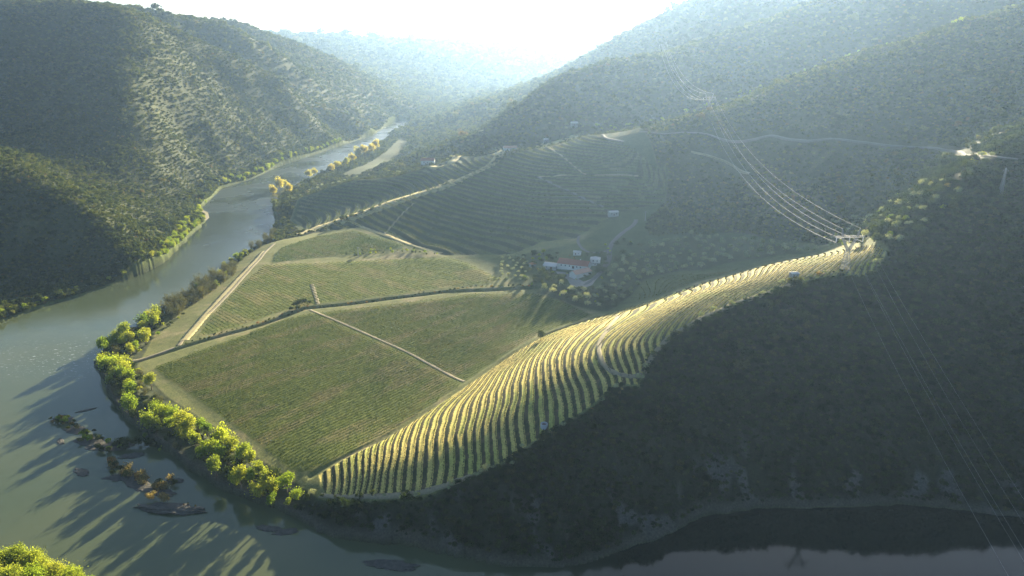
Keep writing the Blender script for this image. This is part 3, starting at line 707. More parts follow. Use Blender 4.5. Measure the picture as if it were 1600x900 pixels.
def riverside():
    rng = np.random.default_rng(5)
    A = zpoly([(143,556),(165,533),(196,520),(240,497),(264,500),(250,520),(222,545),(200,562),(222,590),(238,606),(262,634),(300,662),(340,688),(385,722),(430,752),(462,770),(474,792),(440,797),(395,780),(350,762),(292,724),(252,694),(214,668),(184,636),(165,600),(150,575)])
    for x, y in scatter(A, 4.5, rng, limit=150):
        if wet(x, y): continue
        k = rng.random()
        if k < 0.58: place_tree('willow_tree', x, y, 0.75+0.65*rng.random(), 'yellow green leafy willow in the sunlit thicket around the tip of the vineyard peninsula', 'willow tree', 'riverside willows at the peninsula tip', 'willow', 'trunk', rng=rng)
        elif k < 0.86: place_tree('oak_tree', x, y, 0.9+0.7*rng.random(), 'dark green rounded tree among the yellow willows at the peninsula tip', 'tree', 'dark trees among the riverside willows', 'oak', 'otrunk', rng=rng)
        else: place_tree('bare_tree', x, y, 0.5+0.3*rng.random(), 'thin leafless grey tree among the yellow willows at the peninsula tip', 'bare tree', 'leafless trees among the riverside willows', 'bare', 'btrunk', rng=rng)
    B = zpoly([(248,490),(270,474),(300,452),(345,427),(366,414),(372,424),(340,450),(300,478),(268,502)])
    for x, y in scatter(B, 5.0, rng, limit=80):
        if wet(x, y): continue
        if rng.random() < 0.2:
            place_tree('willow_tree', x, y, 0.6+0.4*rng.random(), 'yellow green tree among the leafless riverside poplars', 'willow tree', 'green trees in the leafless row', 'willow', 'trunk', rng=rng); continue
        place_tree('bare_tree', x, y, 1.0+0.5*rng.random(), 'tall leafless grey green tree in the dense row on the left river bank', 'bare tree', 'leafless poplars beside the dirt strip', 'bare', 'btrunk', rng=rng)
    for u, v, s in [(362,412,.8),(370,408,.9),(378,404,.8),(352,418,.7),(384,398,.65)]:
        p = cast([(u, v)])[0]; place_tree('willow_tree', p[0], p[1], s, 'bright yellow tree at the upstream end of the leafless poplar row', 'willow tree', 'yellow trees ending the leafless row', 'willow', 'trunk', rng=rng)
    C = zpoly([(378,390),(395,378),(415,366),(428,362),(430,372),(418,384),(398,392)])
    for x, y in scatter(C, 6.5, rng, limit=30):
        if wet(x, y): continue
        place_tree('bare_tree', x, y, 0.8+0.5*rng.random(), 'tall thin grey poplar on the bank where the river narrows', 'poplar tree', 'thin grey poplars at the river narrows', 'bare', 'btrunk', rng=rng)
    far = [(428,306,1.0,'broad'),(437,300,1.25,'tall'),(447,296,1.1,'round'),(452,303,.9,'low'),(483,280,1.15,'pale'),(492,276,1.0,'small'),(518,270,1.15,'rounded'),(528,266,1.3,'large'),(541,262,1.1,'low'),(551,255,1.3,'full'),(560,248,1.4,'domed'),(570,246,1.5,'wide'),(580,241,1.6,'tallest'),(588,236,1.5,'last')]
    for i, (u, v, s, w) in enumerate(far):
        p = cast([(u, v)])[0]
        where = 'on the wooded point where the river bends' if i < 4 else 'standing alone between the bend and the far flat field' if i < 6 else 'in the golden row beside the far flat field'
        place_tree('golden_tree', p[0], p[1], s*1.35, f'{w} golden yellow tree {where}', 'golden tree', 'golden trees along the far river bank', 'gold', 'trunk', rng=rng)
    for x, y in along([(236,424),(262,402),(285,378),(300,362),(316,342),(310,326),(326,311)], 5.5, rng, 2.5) + along([(250,405),(280,368),(298,345)], 8, rng, 3):
        if wet(x, y): continue
        place_tree('willow_tree', x, y, 0.55+0.35*rng.random(), 'yellow willow in the bright strip under the left hill', 'willow tree', 'yellow willows along the opposite bank', 'willow', 'trunk', rng=rng)
    for x, y in along([(345,292),(375,281),(402,274),(430,262),(480,245),(540,225)], 9, rng, 5):
        if wet(x, y): continue
        place_tree('willow_tree', x, y, 0.75+0.4*rng.random(), 'pale yellow tree on the far opposite bank upstream of the sand bar', 'willow tree', 'pale trees upstream on the opposite bank', 'willow', 'trunk', rng=rng)
    for x, y in along([(2,492),(30,482),(62,470),(95,462),(118,452)], 8, rng, 3) + along([(150,446),(190,432),(225,420)], 10, rng, 2.5):
        if wet(x, y): continue
        place_tree('shrub', x, y, 1.2+0.9*rng.random(), 'green shrub at the water line below the shaded left cliff', 'shrub', 'shrubs under the shaded left cliff', 'gshrub', rng=rng)
    for u, v, sc_ in [(-20,905,1.3),(8,898,1.25),(30,896,1.4),(52,900,1.3),(70,906,1.2),(92,916,1.25),(115,926,1.3),(138,940,1.15),(160,955,1.2),(-10,930,1.4),(25,935,1.4),(60,940,1.4),(100,955,1.4),(-50,890,1.3),(-40,925,1.4),(185,975,1.0)]:
        p = pz(u, v, 1.0); place_tree('willow_tree', p[0], p[1], sc_, 'big sunlit yellow green willow crown in the bottom left corner', 'willow tree', 'willows on the near bank', 'finewillow', 'trunk', rng=rng)
    U = zpoly([(140,558),(165,533),(196,522),(240,499),(300,462),(345,432),(372,424),(300,482),(250,522),(205,566),(225,590),(256,632),(300,666),(340,694),(385,728),(430,756),(470,778),(474,800),(440,799),(395,783),(350,766),(292,727),(252,697),(214,671),(184,640),(165,602),(150,577)])
    for x, y in scatter(U, 3.4, rng, limit=230):
        if wet(x, y): continue
        place_tree('undergrowth_bush', x, y, 0.7+0.7*rng.random(), 'dark low bush filling the ground under the riverside trees', 'bush', 'undergrowth below the riverside trees', 'darkb' if rng.random() < .75 else 'gshrub', rng=rng)
riverside()

def hedges():
    rng = np.random.default_rng(8)
    for x, y in along([(292,538),(340,524),(400,508),(440,494),(480,482),(540,477),(600,470),(680,457),(740,449),(830,447)], 4.2, rng, 0.8):
        place_tree('shrub', x, y, 0.6+0.5*rng.random(), 'low brownish hedge shrub on the ditch bank between the two big vineyard fields', 'shrub', 'hedge shrubs along the ditch', 'brush' if rng.random() < .7 else 'rustb', rng=rng)
    for u, v, s in [(462,480,1.4),(470,477,1.8),(476,476,1.5),(484,475,1.0),(456,485,1.1),(466,484,1.2)]:
        p = cast([(u,v)])[0]; place_tree('oak_tree', p[0], p[1], s*0.8, 'dark round bush in the clump where the dirt paths meet the ditch', 'bush', 'dark clump at the ditch bend', 'oak', rng=rng)
    for x, y in along([(545,398),(580,396),(620,394),(660,396),(685,398)], 5.5, rng, 2.2)+along([(560,395),(620,390),(665,394)], 6, rng, 2):
        place_tree('shrub', x, y, 0.8+0.5*rng.random(), 'green shrub in the strip below the far terraced hill', 'shrub', 'shrub strip under the far terraces', 'brush' if rng.random() < .6 else 'gshrub', rng=rng)
    p = cast([(845,530)])[0]; place_tree('lone_tree', p[0], p[1], 1.25, 'single dark round tree at the edge of the field below the terraces', 'tree', None, 'oak', 'otrunk', name='round_tree', rng=rng)
    p = cast([(556,402)])[0]; place_tree('bush', p[0], p[1], 0.8, 'dark bush at the foot of the lone mast between the fields', 'bush', None, 'oak', rng=rng)
    O1 = zpoly([(836,458),(880,446),(905,455),(940,450),(958,425),(975,405),(1010,385),(1080,368),(1150,372),(1240,384),(1280,392),(1230,396),(1130,412),(1060,424),(1010,436),(985,462),(950,486),(900,478)])
    for x, y in scatter(O1, 9.2, rng, limit=250):
        k = rng.random()
        place_tree('olive_tree', x, y, 1.15+0.8*rng.random(), 'silvery olive tree in the grove on the slope right of the farm', 'olive tree', 'olive trees right of the farm', 'olive', rng=rng)
    for px, n in (([(800,446),(806,404),(838,396),(870,398),(866,426),(850,446)], 26), ([(930,400),(945,384),(990,372),(1010,384),(985,405),(955,430),(935,440)], 22), ([(845,452),(900,455),(960,452),(990,470),(960,482),(890,470)], 26)):
        for x, y in scatter(zpoly(px), 6.5, rng, limit=n):
            place_tree('valley_tree', x, y, 0.7+0.7*rng.random(), 'dark tree on the valley floor close around the farm buildings', 'tree', 'dark trees around the farm', 'oak' if rng.random() < .75 else 'gshrub', rng=rng)
    O2 = zpoly([(778,440),(786,402),(822,400),(826,440)])
    for x, y in scatter(O2, 7.5, rng, limit=40):
        place_tree('olive_tree', x, y, 0.8+0.3*rng.random(), 'olive tree in the small planted block left of the farm yard', 'olive tree', 'olive trees left of the farm', 'olive', rng=rng)
    O3 = zpoly([(836,440),(842,425),(868,428),(882,438),(880,448)])
    for x, y in scatter(O3, 6.5, rng, limit=24):
        place_tree('garden_tree', x, y, 0.9+0.5*rng.random(), 'dark garden tree in front of the long farmhouse', 'tree', 'trees before the farmhouse', 'oak', rng=rng)
    farm = [(849,398,.62,'willow','tall yellow tree behind the left end of the farmhouse'),(854,406,.5,'willow','lower yellow tree touching the left end of the farmhouse'),(863,407,.75,'oak','dark tree beside the farmhouse gable'),
            (868,405,.7,'oak','dark tree just behind the farmhouse roof'),(890,400,.6,'rustb','rust coloured shrub behind the middle of the farmhouse'),(897,404,.8,'rustb','orange shrub below the small white outbuilding'),(917,401,.7,'oak','dark tree left of the white cube house'),
            (924,398,.75,'oak','dark tree behind the white cube house'),(934,399,.8,'oak','largest dark tree behind the white cube house'),(941,402,.8,'oak','dark tree right of the white cube house'),(946,408,.6,'oak','dark bush between white cube house and curved road'),
            (832,420,.8,'oak','dark tree below the small orange roofed shed'),(828,425,.8,'oak','dark tree left below the orange roofed shed'),(840,421,.9,'bareo','brown tree right of the orange roofed shed'),(886,428,.5,'gshrub','small bright green shrub in the farm yard'),
            (914,434,.6,'oak','dark hedge tree under the pink roofed wing'),(922,430,.6,'oak','dark hedge tree at the end of the pink roofed wing'),(900,437,.5,'gshrub','green shrub at the corner of the pink roofed wing')]
    for u, v, s, k, lab in farm:
        p = cast([(u, v)])[0]; k = 'rustb' if k == 'bareo' else k
        nm = {'willow':'yellow_tree','oak':'garden_tree','rustb':'rust_shrub','gshrub':'garden_shrub'}[k]
        place_tree(nm, p[0], p[1], s, lab, 'shrub' if 'shrub' in nm else 'tree', 'trees around the farm buildings', k, 'trunk' if k == 'willow' else None, name=nm, rng=rng)
    # rim of the terraced spur, seen from outside
    for px, n1, lab in [([(478,776),(505,779),(560,780),(620,777),(665,773)], 5.0, 'rounded shrub on the cliff rim below the lowest terraces'),
                        ([(700,762),(740,745),(790,727),(835,706),(885,668)], 6.5, 'pale shrub on the dark rim at the terrace ends'),
                        ([(925,640),(962,616),(1002,590),(1012,560),(1040,533)], 5.0, 'shrub on the rim beside the curved end of the terraces'),
                        ([(1060,520),(1106,494),(1160,470),(1200,458)], 6.5, 'shrub below the pale rim track of the terraces'),
                        ([(1225,449),(1270,432),(1330,424),(1375,410),(1395,392)], 4.5, 'leafy shrub on the rim below the pylon')]:
        for x, y in along(px, n1, rng, 1.2):
            k = rng.random(); place_tree('rim_shrub', x, y, 0.55+0.6*rng.random(), lab, 'shrub', lab+'s', 'brush' if k < .55 else 'gshrub' if k < .7 else 'olive' if k < .9 else 'rustb', rng=rng)
    for u, v, s in [(650,777,.9),(705,760,1.1),(760,738,1.2),(745,745,.9),(800,727,.8),(815,700,.7),(850,685,.8),(880,667,.8),(940,628,.9),(962,608,1.0),(1008,577,1.2)]:
        p = cast([(u,v)])[0]; place_tree('olive_tree', p[0], p[1], s, 'silvery round olive on the rim where the terraces end in shade', 'olive tree', 'round olives on the rim', 'olive', rng=rng)
    I1 = zpoly([(1392,384),(1410,350),(1450,310),(1480,285),(1400,300),(1385,330),(1350,345),(1345,375)])
    I2 = zpoly([(1400,345),(1450,312),(1495,272),(1540,240),(1552,246),(1530,275),(1500,305),(1470,340),(1430,372),(1398,388)])
    I3 = zpoly([(1290,345),(1345,340),(1390,330),(1380,385),(1330,388),(1280,384)])
    for P, g in ((I1, 8.5), (I2, 9), (I3, 9.5)):
        for x, y in scatter(P, g, rng, limit=60):
            k = rng.random()
            place_tree('ridge_tree', x, y, 0.8+0.9*rng.random()*(1.1 if k > .5 else 1), 'sunlit round tree scattered on the ridge crest above the pylon', 'tree', 'scattered trees on the ridge above the pylon', 'oak' if k < .3 else 'olive' if k < .66 else 'gshrub' if k < .93 else 'rustb', rng=rng)
    for x, y in along([(1545,238),(1570,226),(1600,212)], 6, rng, 2.5):
        place_tree('ridge_tree', x, y, 0.7+0.5*rng.random(), 'dark tree on the crest above the road junction', 'tree', 'trees above the road junction', 'oak', rng=rng)
    for x, y in along([(930,203),(960,200),(1000,194),(1060,182),(1130,158),(1200,133),(1300,95),(1400,67),(1500,36),(1590,8)], 6, rng, 5):
        place_tree('crest_shrub', x, y, 1.5+1.2*rng.random(), 'shrub in the bright line along the long ridge behind the farm', 'shrub', 'shrubs along the long ridge crest', 'brush' if rng.random() < .6 else 'gshrub', rng=rng)
    for x, y in along([(640,268),(600,271),(560,278),(520,288),(480,302),(450,316)], 9, rng, 3)+along([(700,252),(740,238),(785,231)], 9, rng, 3):
        place_tree('crest_shrub', x, y, 1.0+0.6*rng.random(), 'sunlit shrub on the crest of the dark knob by the river bend', 'shrub', 'shrubs on the dark knob crest', 'brush' if rng.random() < .6 else 'olive', rng=rng)
hedges()

# ------------------------------------------------------------------ scrub on the hills
ROADS = [(q[~np.isnan(q[:,0])], w) for q, w in ((cast(px)[:, :2], w) for px, w in [
    ([(1000,206),(1060,208),(1100,208),(1200,212),(1300,218),(1370,224),(1438,229),(1490,236),(1528,243),(1545,246),(1570,248),(1600,250),(1660,254)], 5.5), ([(1080,237),(1110,243),(1140,254),(1172,271)], 4.5), ([(1550,248),(1535,254),(1505,268),(1495,280)], 4)])]
def scrub():
    rng = np.random.default_rng(21); P = []
    def field(x0, x1, y0, y1, gap):
        nx, ny = int((x1-x0)/gap), int((y1-y0)/gap)
        a, b = np.meshgrid(np.arange(nx), np.arange(ny)); x = x0+(a+rng.random(a.shape))*gap; y = y0+(b+rng.random(a.shape))*gap
        return x.ravel(), y.ravel()
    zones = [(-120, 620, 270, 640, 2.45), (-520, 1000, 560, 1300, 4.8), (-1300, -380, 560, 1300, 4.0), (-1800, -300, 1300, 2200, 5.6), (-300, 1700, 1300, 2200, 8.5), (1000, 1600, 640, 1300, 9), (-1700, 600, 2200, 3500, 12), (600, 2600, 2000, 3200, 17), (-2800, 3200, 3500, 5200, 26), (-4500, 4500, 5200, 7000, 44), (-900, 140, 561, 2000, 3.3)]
    for x0, x1, y0, y1, gap in zones:
        x, y = field(x0, x1, y0, y1, gap)
        ok = np.abs(x) < y*0.86+60
        x, y = x[ok], y[ok]
        wk = near_s(GN_.W, x, y); s = river_sd(x, y)
        ok = (s < -2.0) & (wk < -0.8)
        i = np.where(ok & (y > 1000) & (y < 2300) & (np.abs(x) < 700))[0]
        if len(i): ok[i[poly_sd(x[i], y[i], FARF) > 0]] = False
        if y0 == 561: ok &= s > -24
        if y0 == 560:
            if x0 > -1000: ok &= ~((x < 130) & (y < 640)); ok &= ~((x < 620) & (y < 640))
        x, y = x[ok], y[ok]
        for pl, w in ROADS:
            lo, hi = pl.min(0)-8, pl.max(0)+8; m = (x > lo[0]) & (x < hi[0]) & (y > lo[1]) & (y < hi[1])
            if m.any():
                i = np.where(m)[0]; bad = i[seg_dist(np.column_stack([x[i], y[i]]), pl) < w]; k = np.ones(len(x), bool); k[bad] = False; x, y = x[k], y[k]
        dn = perlin(x/45, y/45, 61)+0.5*perlin(x/14, y/14, 62)+0.25
        ok = rng.random(len(x)) < sstep(-0.65, 0.10, dn)*0.72+0.28
        x, y = x[ok], y[ok]
        z = land(x, y)
        if y0 == 270:
            ss = river_sd(x, y); pr = sstep(-0.1, 0.25, perlin(x/22, y/22, 45)+0.6*perlin(x/9, y/9, 42)+0.25)*sstep(60, 22, z)*sstep(40, 14, -ss)
            ok = rng.random(len(x)) > 0.35*pr; x, y, z = x[ok], y[ok], z[ok]
        sc_ = (0.62+0.75*rng.random(len(x))**2)*gap/2.9*(1.3 if y0 == 270 else 1.5 if y0 == 561 else 1.15 if gap < 4 else 0.92 if x1 <= -300 else 0.80)
        sc_ = sc_*np.where(rng.random(len(x)) < 0.07, 1.75, 1.0)*(0.8+0.35*sstep(-0.3, 0.3, perlin(x/33, y/33, 66)))
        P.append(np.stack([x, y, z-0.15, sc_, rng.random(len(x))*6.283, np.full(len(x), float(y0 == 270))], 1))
    P = np.concatenate(P)
    # size in the photo decides which stand as bushes of their own
    d = np.sqrt(P[:,0]**2+P[:,1]**2+(P[:,2]-CAM_H)**2); a = P[:,3]/d
    dep = P[:,1]*CP+(CAM_H-P[:,2])*SP; u = 800+F*P[:,0]/dep; v = 450-F*(-(CAM_H-P[:,2])*CP+P[:,1]*SP)/dep
    back = np.argsort(-np.where((P[:,5] < 0.5) & (u > 10) & (u < 300) & (v > 230) & (v < 480), a, 0))[:5]
    a = np.where((P[:,5] > 0.5) & (u > 10) & (u < 1590) & (v > 10) & (v < 890), a, 0)
    big = np.argsort(-a)[:285]; rest = np.ones(len(P), bool); rest[big] = False; rest[back] = False
    src = []
    for i in list(big)+list(back):
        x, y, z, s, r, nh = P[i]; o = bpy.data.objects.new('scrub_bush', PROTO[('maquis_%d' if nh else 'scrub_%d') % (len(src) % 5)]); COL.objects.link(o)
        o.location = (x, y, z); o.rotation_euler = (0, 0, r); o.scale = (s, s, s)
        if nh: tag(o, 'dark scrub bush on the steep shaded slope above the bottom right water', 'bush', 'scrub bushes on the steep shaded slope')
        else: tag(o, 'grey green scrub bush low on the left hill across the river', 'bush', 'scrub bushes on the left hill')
        src.append(o)
    Q = P[rest]
    me = bpy.data.meshes.new('scrub_cover'); me.vertices.add(len(Q)); me.vertices.foreach_set('co', Q[:, :3].astype(np.float32).ravel())
    at = me.attributes.new('size', 'FLOAT', 'POINT'); at.data.foreach_set('value', Q[:,3].astype(np.float32))
    at = me.attributes.new('turn', 'FLOAT', 'POINT'); at.data.foreach_set('value', Q[:,4].astype(np.float32))
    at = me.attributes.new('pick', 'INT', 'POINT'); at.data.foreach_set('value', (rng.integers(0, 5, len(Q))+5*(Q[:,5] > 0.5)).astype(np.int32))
    ob = bpy.data.objects.new('scrub_cover', me); COL.objects.link(ob); tag(ob, kind='stuff')
    g = bpy.data.node_groups.new('scatter_scrub', 'GeometryNodeTree')
    g.interface.new_socket('Geometry', in_out='INPUT', socket_type='NodeSocketGeometry'); g.interface.new_socket('Geometry', in_out='OUTPUT', socket_type='NodeSocketGeometry')
    gi, go = g.nodes.new('NodeGroupInput'), g.nodes.new('NodeGroupOutput'); jn = g.nodes.new('GeometryNodeJoinGeometry'); L = g.links.new
    na = {}
    for k, ty in (('size','FLOAT'),('turn','FLOAT'),('pick','INT')):
        n = g.nodes.new('GeometryNodeInputNamedAttribute'); n.data_type = ty; n.inputs['Name'].default_value = k; na[k] = n.outputs['Attribute']
    cx = g.nodes.new('ShaderNodeCombineXYZ'); L(na['turn'], cx.inputs['Z'])
    src = src[-5:]+src[:5]
    for i in range(10):
        oi = g.nodes.new('GeometryNodeObjectInfo'); oi.inputs['Object'].default_value = src[i]; oi.transform_space = 'ORIGINAL'
        cmp_ = g.nodes.new('FunctionNodeCompare'); cmp_.data_type = 'INT'; cmp_.operation = 'EQUAL'
        ins = [q for q in cmp_.inputs if q.enabled and q.type == 'INT']; L(na['pick'], ins[0]); ins[1].default_value = i
        ip = g.nodes.new('GeometryNodeInstanceOnPoints'); L(gi.outputs[0], ip.inputs['Points']); L(cmp_.outputs[0], ip.inputs['Selection']); L(oi.outputs['Geometry'], ip.inputs['Instance'])
        L(cx.outputs[0], ip.inputs['Rotation']); L(na['size'], ip.inputs['Scale']); L(ip.outputs[0], jn.inputs[0])
    L(jn.outputs[0], go.inputs[0]); md = ob.modifiers.new('scatter', 'NODES'); md.node_group = g
    print('scrub', len(P))
scrub()

# ------------------------------------------------------------------ vines
def mat_vine(name, stops):
    m, t, o = newmat(name); L = t.links.new
    g = nd(t, 'ShaderNodeNewGeometry'); n = nd(t, 'ShaderNodeTexNoise', Scale=0.035, Detail=4.0, Roughness=0.65); L(g.outputs['Position'], n.inputs['Vector'])
    r = ramp(t, n.outputs[0], stops)
    n2 = nd(t, 'ShaderNodeTexNoise', Scale=1.3, Detail=2.0); L(g.outputs['Position'], n2.inputs['Vector'])
    v = ramp(t, n2.outputs[0], [(0.3, (0.6,0.6,0.6)), (0.7, (1.4,1.4,1.3))])
    x = nd(t, 'ShaderNodeMixRGB', blend_type='MULTIPLY', Fac=1.0); L(r.outputs[0], x.inputs[1]); L(v.outputs[0], x.inputs[2])
    d = nd(t, 'ShaderNodeBsdfDiffuse'); tr = nd(t, 'ShaderNodeBsdfTranslucent'); L(x.outputs[0], d.inputs['Color']); L(x.outputs[0], tr.inputs['Color'])
    mx = nd(t, 'ShaderNodeMixShader', Fac=0.3); L(d.outputs[0], mx.inputs[1]); L(tr.outputs[0], mx.inputs[2]); L(mx.outputs[0], o.inputs[0])
mat_vine('vine_leaf', [(0.36, (0.045,0.070,0.015)), (0.52, (0.085,0.105,0.020)), (0.64, (0.115,0.105,0.034))])
mat_vine('terrace_vine', [(0.36, (0.032,0.040,0.014)), (0.60, (0.060,0.052,0.022))])
def vine_mesh(P, rng, h=1.25, w=0.45, per=2, q=0.62):
    """foliage along a row of ground points P (n x 2)"""
    P = np.asarray(P); z = land(P[:,0], P[:,1]); n = len(P)
    P3 = np.repeat(np.column_stack([P, z]), per, axis=0); m = len(P3)
    P3 = P3 + np.column_stack([rng.normal(0, w*0.5, m), rng.normal(0, w*0.5, m), 0.35+rng.random(m)*(h-0.45)])
    keep = rng.random(m) < 0.94; P3 = P3[keep]
    N = rng.normal(0, 1, (len(P3), 3)); N[:,2] *= 0.5
    return leaf_quads(P3, N, q, rng)
ONES = ['', 'first','second','third','fourth','fifth','sixth','seventh','eighth','ninth','tenth','eleventh','twelfth','thirteenth','fourteenth','fifteenth','sixteenth','seventeenth','eighteenth','nineteenth']
CARD = ['', 'one','two','three','four','five','six','seven','eight','nine']
TENS = ['', '', 'twent','thirt','fort','fift','sixt','sevent','eight','ninet']
def ordinal(n):
    if n >= 100: return ('hundredth' if n == 100 else 'hundred and '+ordinal(n-100))
    if n < 20: return ONES[n]
    return TENS[n//10]+'ieth' if n % 10 == 0 else TENS[n//10]+'y-'+ONES[n % 10]
def straight_rows(poly, sdf, az, gap, label, group, rng, step=0.75, cap=110, path=None):
    d = np.array([math.sin(az), math.cos(az)]); nrm = np.array([d[1], -d[0]])
    a = poly @ d; b = poly @ nrm; k = 0
    rows = np.arange(b.max()-gap, b.min(), -gap)
    for c in rows:
        s = np.arange(a.min(), a.max(), step); P = s[:,None]*d+c*nrm
        inside = near_s(sdf, P[:,0], P[:,1]) > 1.2
        if path is not None: inside &= path(P)
        P = P[inside]
        if len(P) < 8: continue
        k += 1
        if k > cap: break
        V, Fq = vine_mesh(P, rng, h=1.5, w=0.35, per=3, q=0.6); c0 = P[0]; z0 = float(land(P[:1,0], P[:1,1])[0]); V = V-np.array([c0[0], c0[1], z0])
        o = mesh_np('vine_row', V, Fq, MATS['vine_leaf']); o.location = (c0[0], c0[1], z0)
        tag(o, label % ordinal(k), 'vine row', group)
    print(group, k)
def contour(x0, x1, y0, y1, st, fn, lev, cond):
    """polylines where fn == lev, on a grid"""
    X, Yy = np.meshgrid(np.arange(x0, x1, st), np.arange(y0, y1, st)); A = fn(X, Yy); M = cond(X, Yy)
    return X, Yy, A, M
def trace(X, Yy, A, M, lev):
    ny, nx = A.shape; B = A > lev; seg = {}
    cells = np.argwhere((B[:-1,:-1] != B[1:,:-1]) | (B[:-1,:-1] != B[:-1,1:]) | (B[:-1,:-1] != B[1:,1:]))
    adj = {}
    def pt(e):
        (j, i, k) = e; a = A[j,i]; b = A[j,i+1] if k == 0 else A[j+1,i]; t = (lev-a)/(b-a)
        return (X[j,i]+(t*(X[j,i+1]-X[j,i]) if k == 0 else 0), Yy[j,i]+(t*(Yy[j+1,i]-Yy[j,i]) if k == 1 else 0))
    for j, i in cells:
        if not M[j,i]: continue
        e = []
        if B[j,i] != B[j,i+1]: e.append((j,i,0))
        if B[j,i+1] != B[j+1,i+1]: e.append((j,i+1,1))
        if B[j+1,i] != B[j+1,i+1]: e.append((j+1,i,0))
        if B[j,i] != B[j+1,i]: e.append((j,i,1))
        for a, b in ([(e[0],e[1])] if len(e) == 2 else [(e[0],e[1]),(e[2],e[3])] if len(e) == 4 else []):
            adj.setdefault(a, []).append(b); adj.setdefault(b, []).append(a)
    seen, out = set(), []
    for st in sorted(adj, key=lambda k: len(adj[k])):
        if st in seen: continue
        ch, cur = [], st
        while cur is not None:
            seen.add(cur); ch.append(pt(cur)); cur = next((q for q in adj[cur] if q not in seen), None)
        if len(ch) > 4: out.append(np.array(ch))
    return out
def resample(P, step):
    d = np.r_[0, np.cumsum(np.linalg.norm(np.diff(P, axis=0), axis=1))]; s = np.arange(0, d[-1], step)
    return np.column_stack([np.interp(s, d, P[:,0]), np.interp(s, d, P[:,1])])
def vineyards():
    rng = np.random.default_rng(33)
    path = cast([(484,484),(530,503),(575,523),(640,552),(690,579),(730,598)])[:, :2]
    straight_rows(F1, GN_.f1, R(43.5), 3.3, 'vine row in the near flat field, %s from the terrace foot', 'vine rows of the near flat field', rng, path=lambda P: seg_dist(P, path) > 2.2)
    straight_rows(F2, GN_.f2, R(-45), 3.9, 'vine row in the field beyond the ditch, %s from its farm end', 'vine rows of the field beyond the ditch', rng, step=0.9, cap=95)
    x0, y0 = T1.min(0)-4; x1, y1 = T1.max(0)+4
    X, Yy, A, M = contour(x0, x1, y0, y1, 1.6, benchq, 0, lambda x, y: near_s(GN_.T1, x, y) > 1.5)
    k = 0; pieces = 0
    for lv in range(int(A[M].min())-1, int(A[M].max())+1):
        ps = [resample(p, 0.8) for p in trace(X, Yy, A, M, lv+0.44)]
        ps = sorted([p for p in ps if len(p) > 16], key=lambda p: p[:,1].min())
        if not ps: continue
        k += 1
        for j, p in enumerate(ps):
            V, Fq = vine_mesh(p, rng, h=1.15, w=0.2, per=3, q=0.5); z0 = float(land(p[:1,0], p[:1,1])[0]); pieces += 1
            o = mesh_np('vine_row', V-np.array([p[0,0], p[0,1], z0]), Fq, MATS['terrace_vine']); o.location = (p[0,0], p[0,1], z0)
            lab = 'vine row on the bright terraced spur, %s bench up from its lower tip' % ordinal(k)
            if len(ps) > 1: lab = '%s stretch from the rim of the %s terrace bench of the bright spur' % (ordinal(j+1), ordinal(k))
            tag(o, lab, 'vine row', 'vine rows on the terraced spur')
    print('terrace rows', k, pieces)
    # the shaded vineyards beyond: more rows than anyone would count
    parts = []
    x0, y0 = T2.min(0)-4; x1, y1 = T2.max(0)+4
    X, Yy, A, M = contour(x0, x1, y0, y1, 4, lambda x, y: base_h(x, y)+perlin(x/60, y/60, 31)*1.1, 0, lambda x, y: near_s(GN_.T2, x, y) > 3)
    for lv in range(int(A[M].min()/DZ2), int(A[M].max()/DZ2)+1):
        for fr in (0.10, 0.36):
            for p in trace(X, Yy, A, M, (lv+fr)*DZ2):
                p = resample(p, 1.5)
                if len(p) > 6: parts.append(vine_mesh(p, rng, h=1.5, w=0.5, q=1.0))
    d = np.array([math.sin(R(-45)), math.cos(R(-45))]); nrm = np.array([d[1], -d[0]]); a, b = F3 @ d, F3 @ nrm
    for c in np.arange(b.min(), b.max(), 3.2):
        s = np.arange(a.min(), a.max(), 1.2); P = s[:,None]*d+c*nrm; P = P[near_s(GN_.f3, P[:,0], P[:,1]) > 1.5]
        if len(P) > 6: parts.append(vine_mesh(P, rng, h=1.4, w=0.5, q=0.9))
    T3 = zpoly([(985,474),(1005,440),(1060,430),(1140,424),(1195,408),(1150,424),(1100,437),(1040,459)])
    GN_.T3 = poly_sd(GN_.X, GN_.Y, T3); x0, y0 = T3.min(0); x1, y1 = T3.max(0)
    X, Yy, A, M = contour(x0, x1, y0, y1, 3, base_h, 0, lambda x, y: near_s(GN_.T3, x, y) > 1)
    for lv in np.arange(A[M].min(), A[M].max(), 1.1):
        for p in trace(X, Yy, A, M, lv):
            p = resample(p, 1.0)
            if len(p) > 6: parts.append(vine_mesh(p, rng, h=1.4, w=0.4, q=0.8))
    V, Fq = join(parts); o = mesh_np('distant_vines', V, Fq, MATS['vine_leaf']); tag(o, kind='stuff')
vineyards()
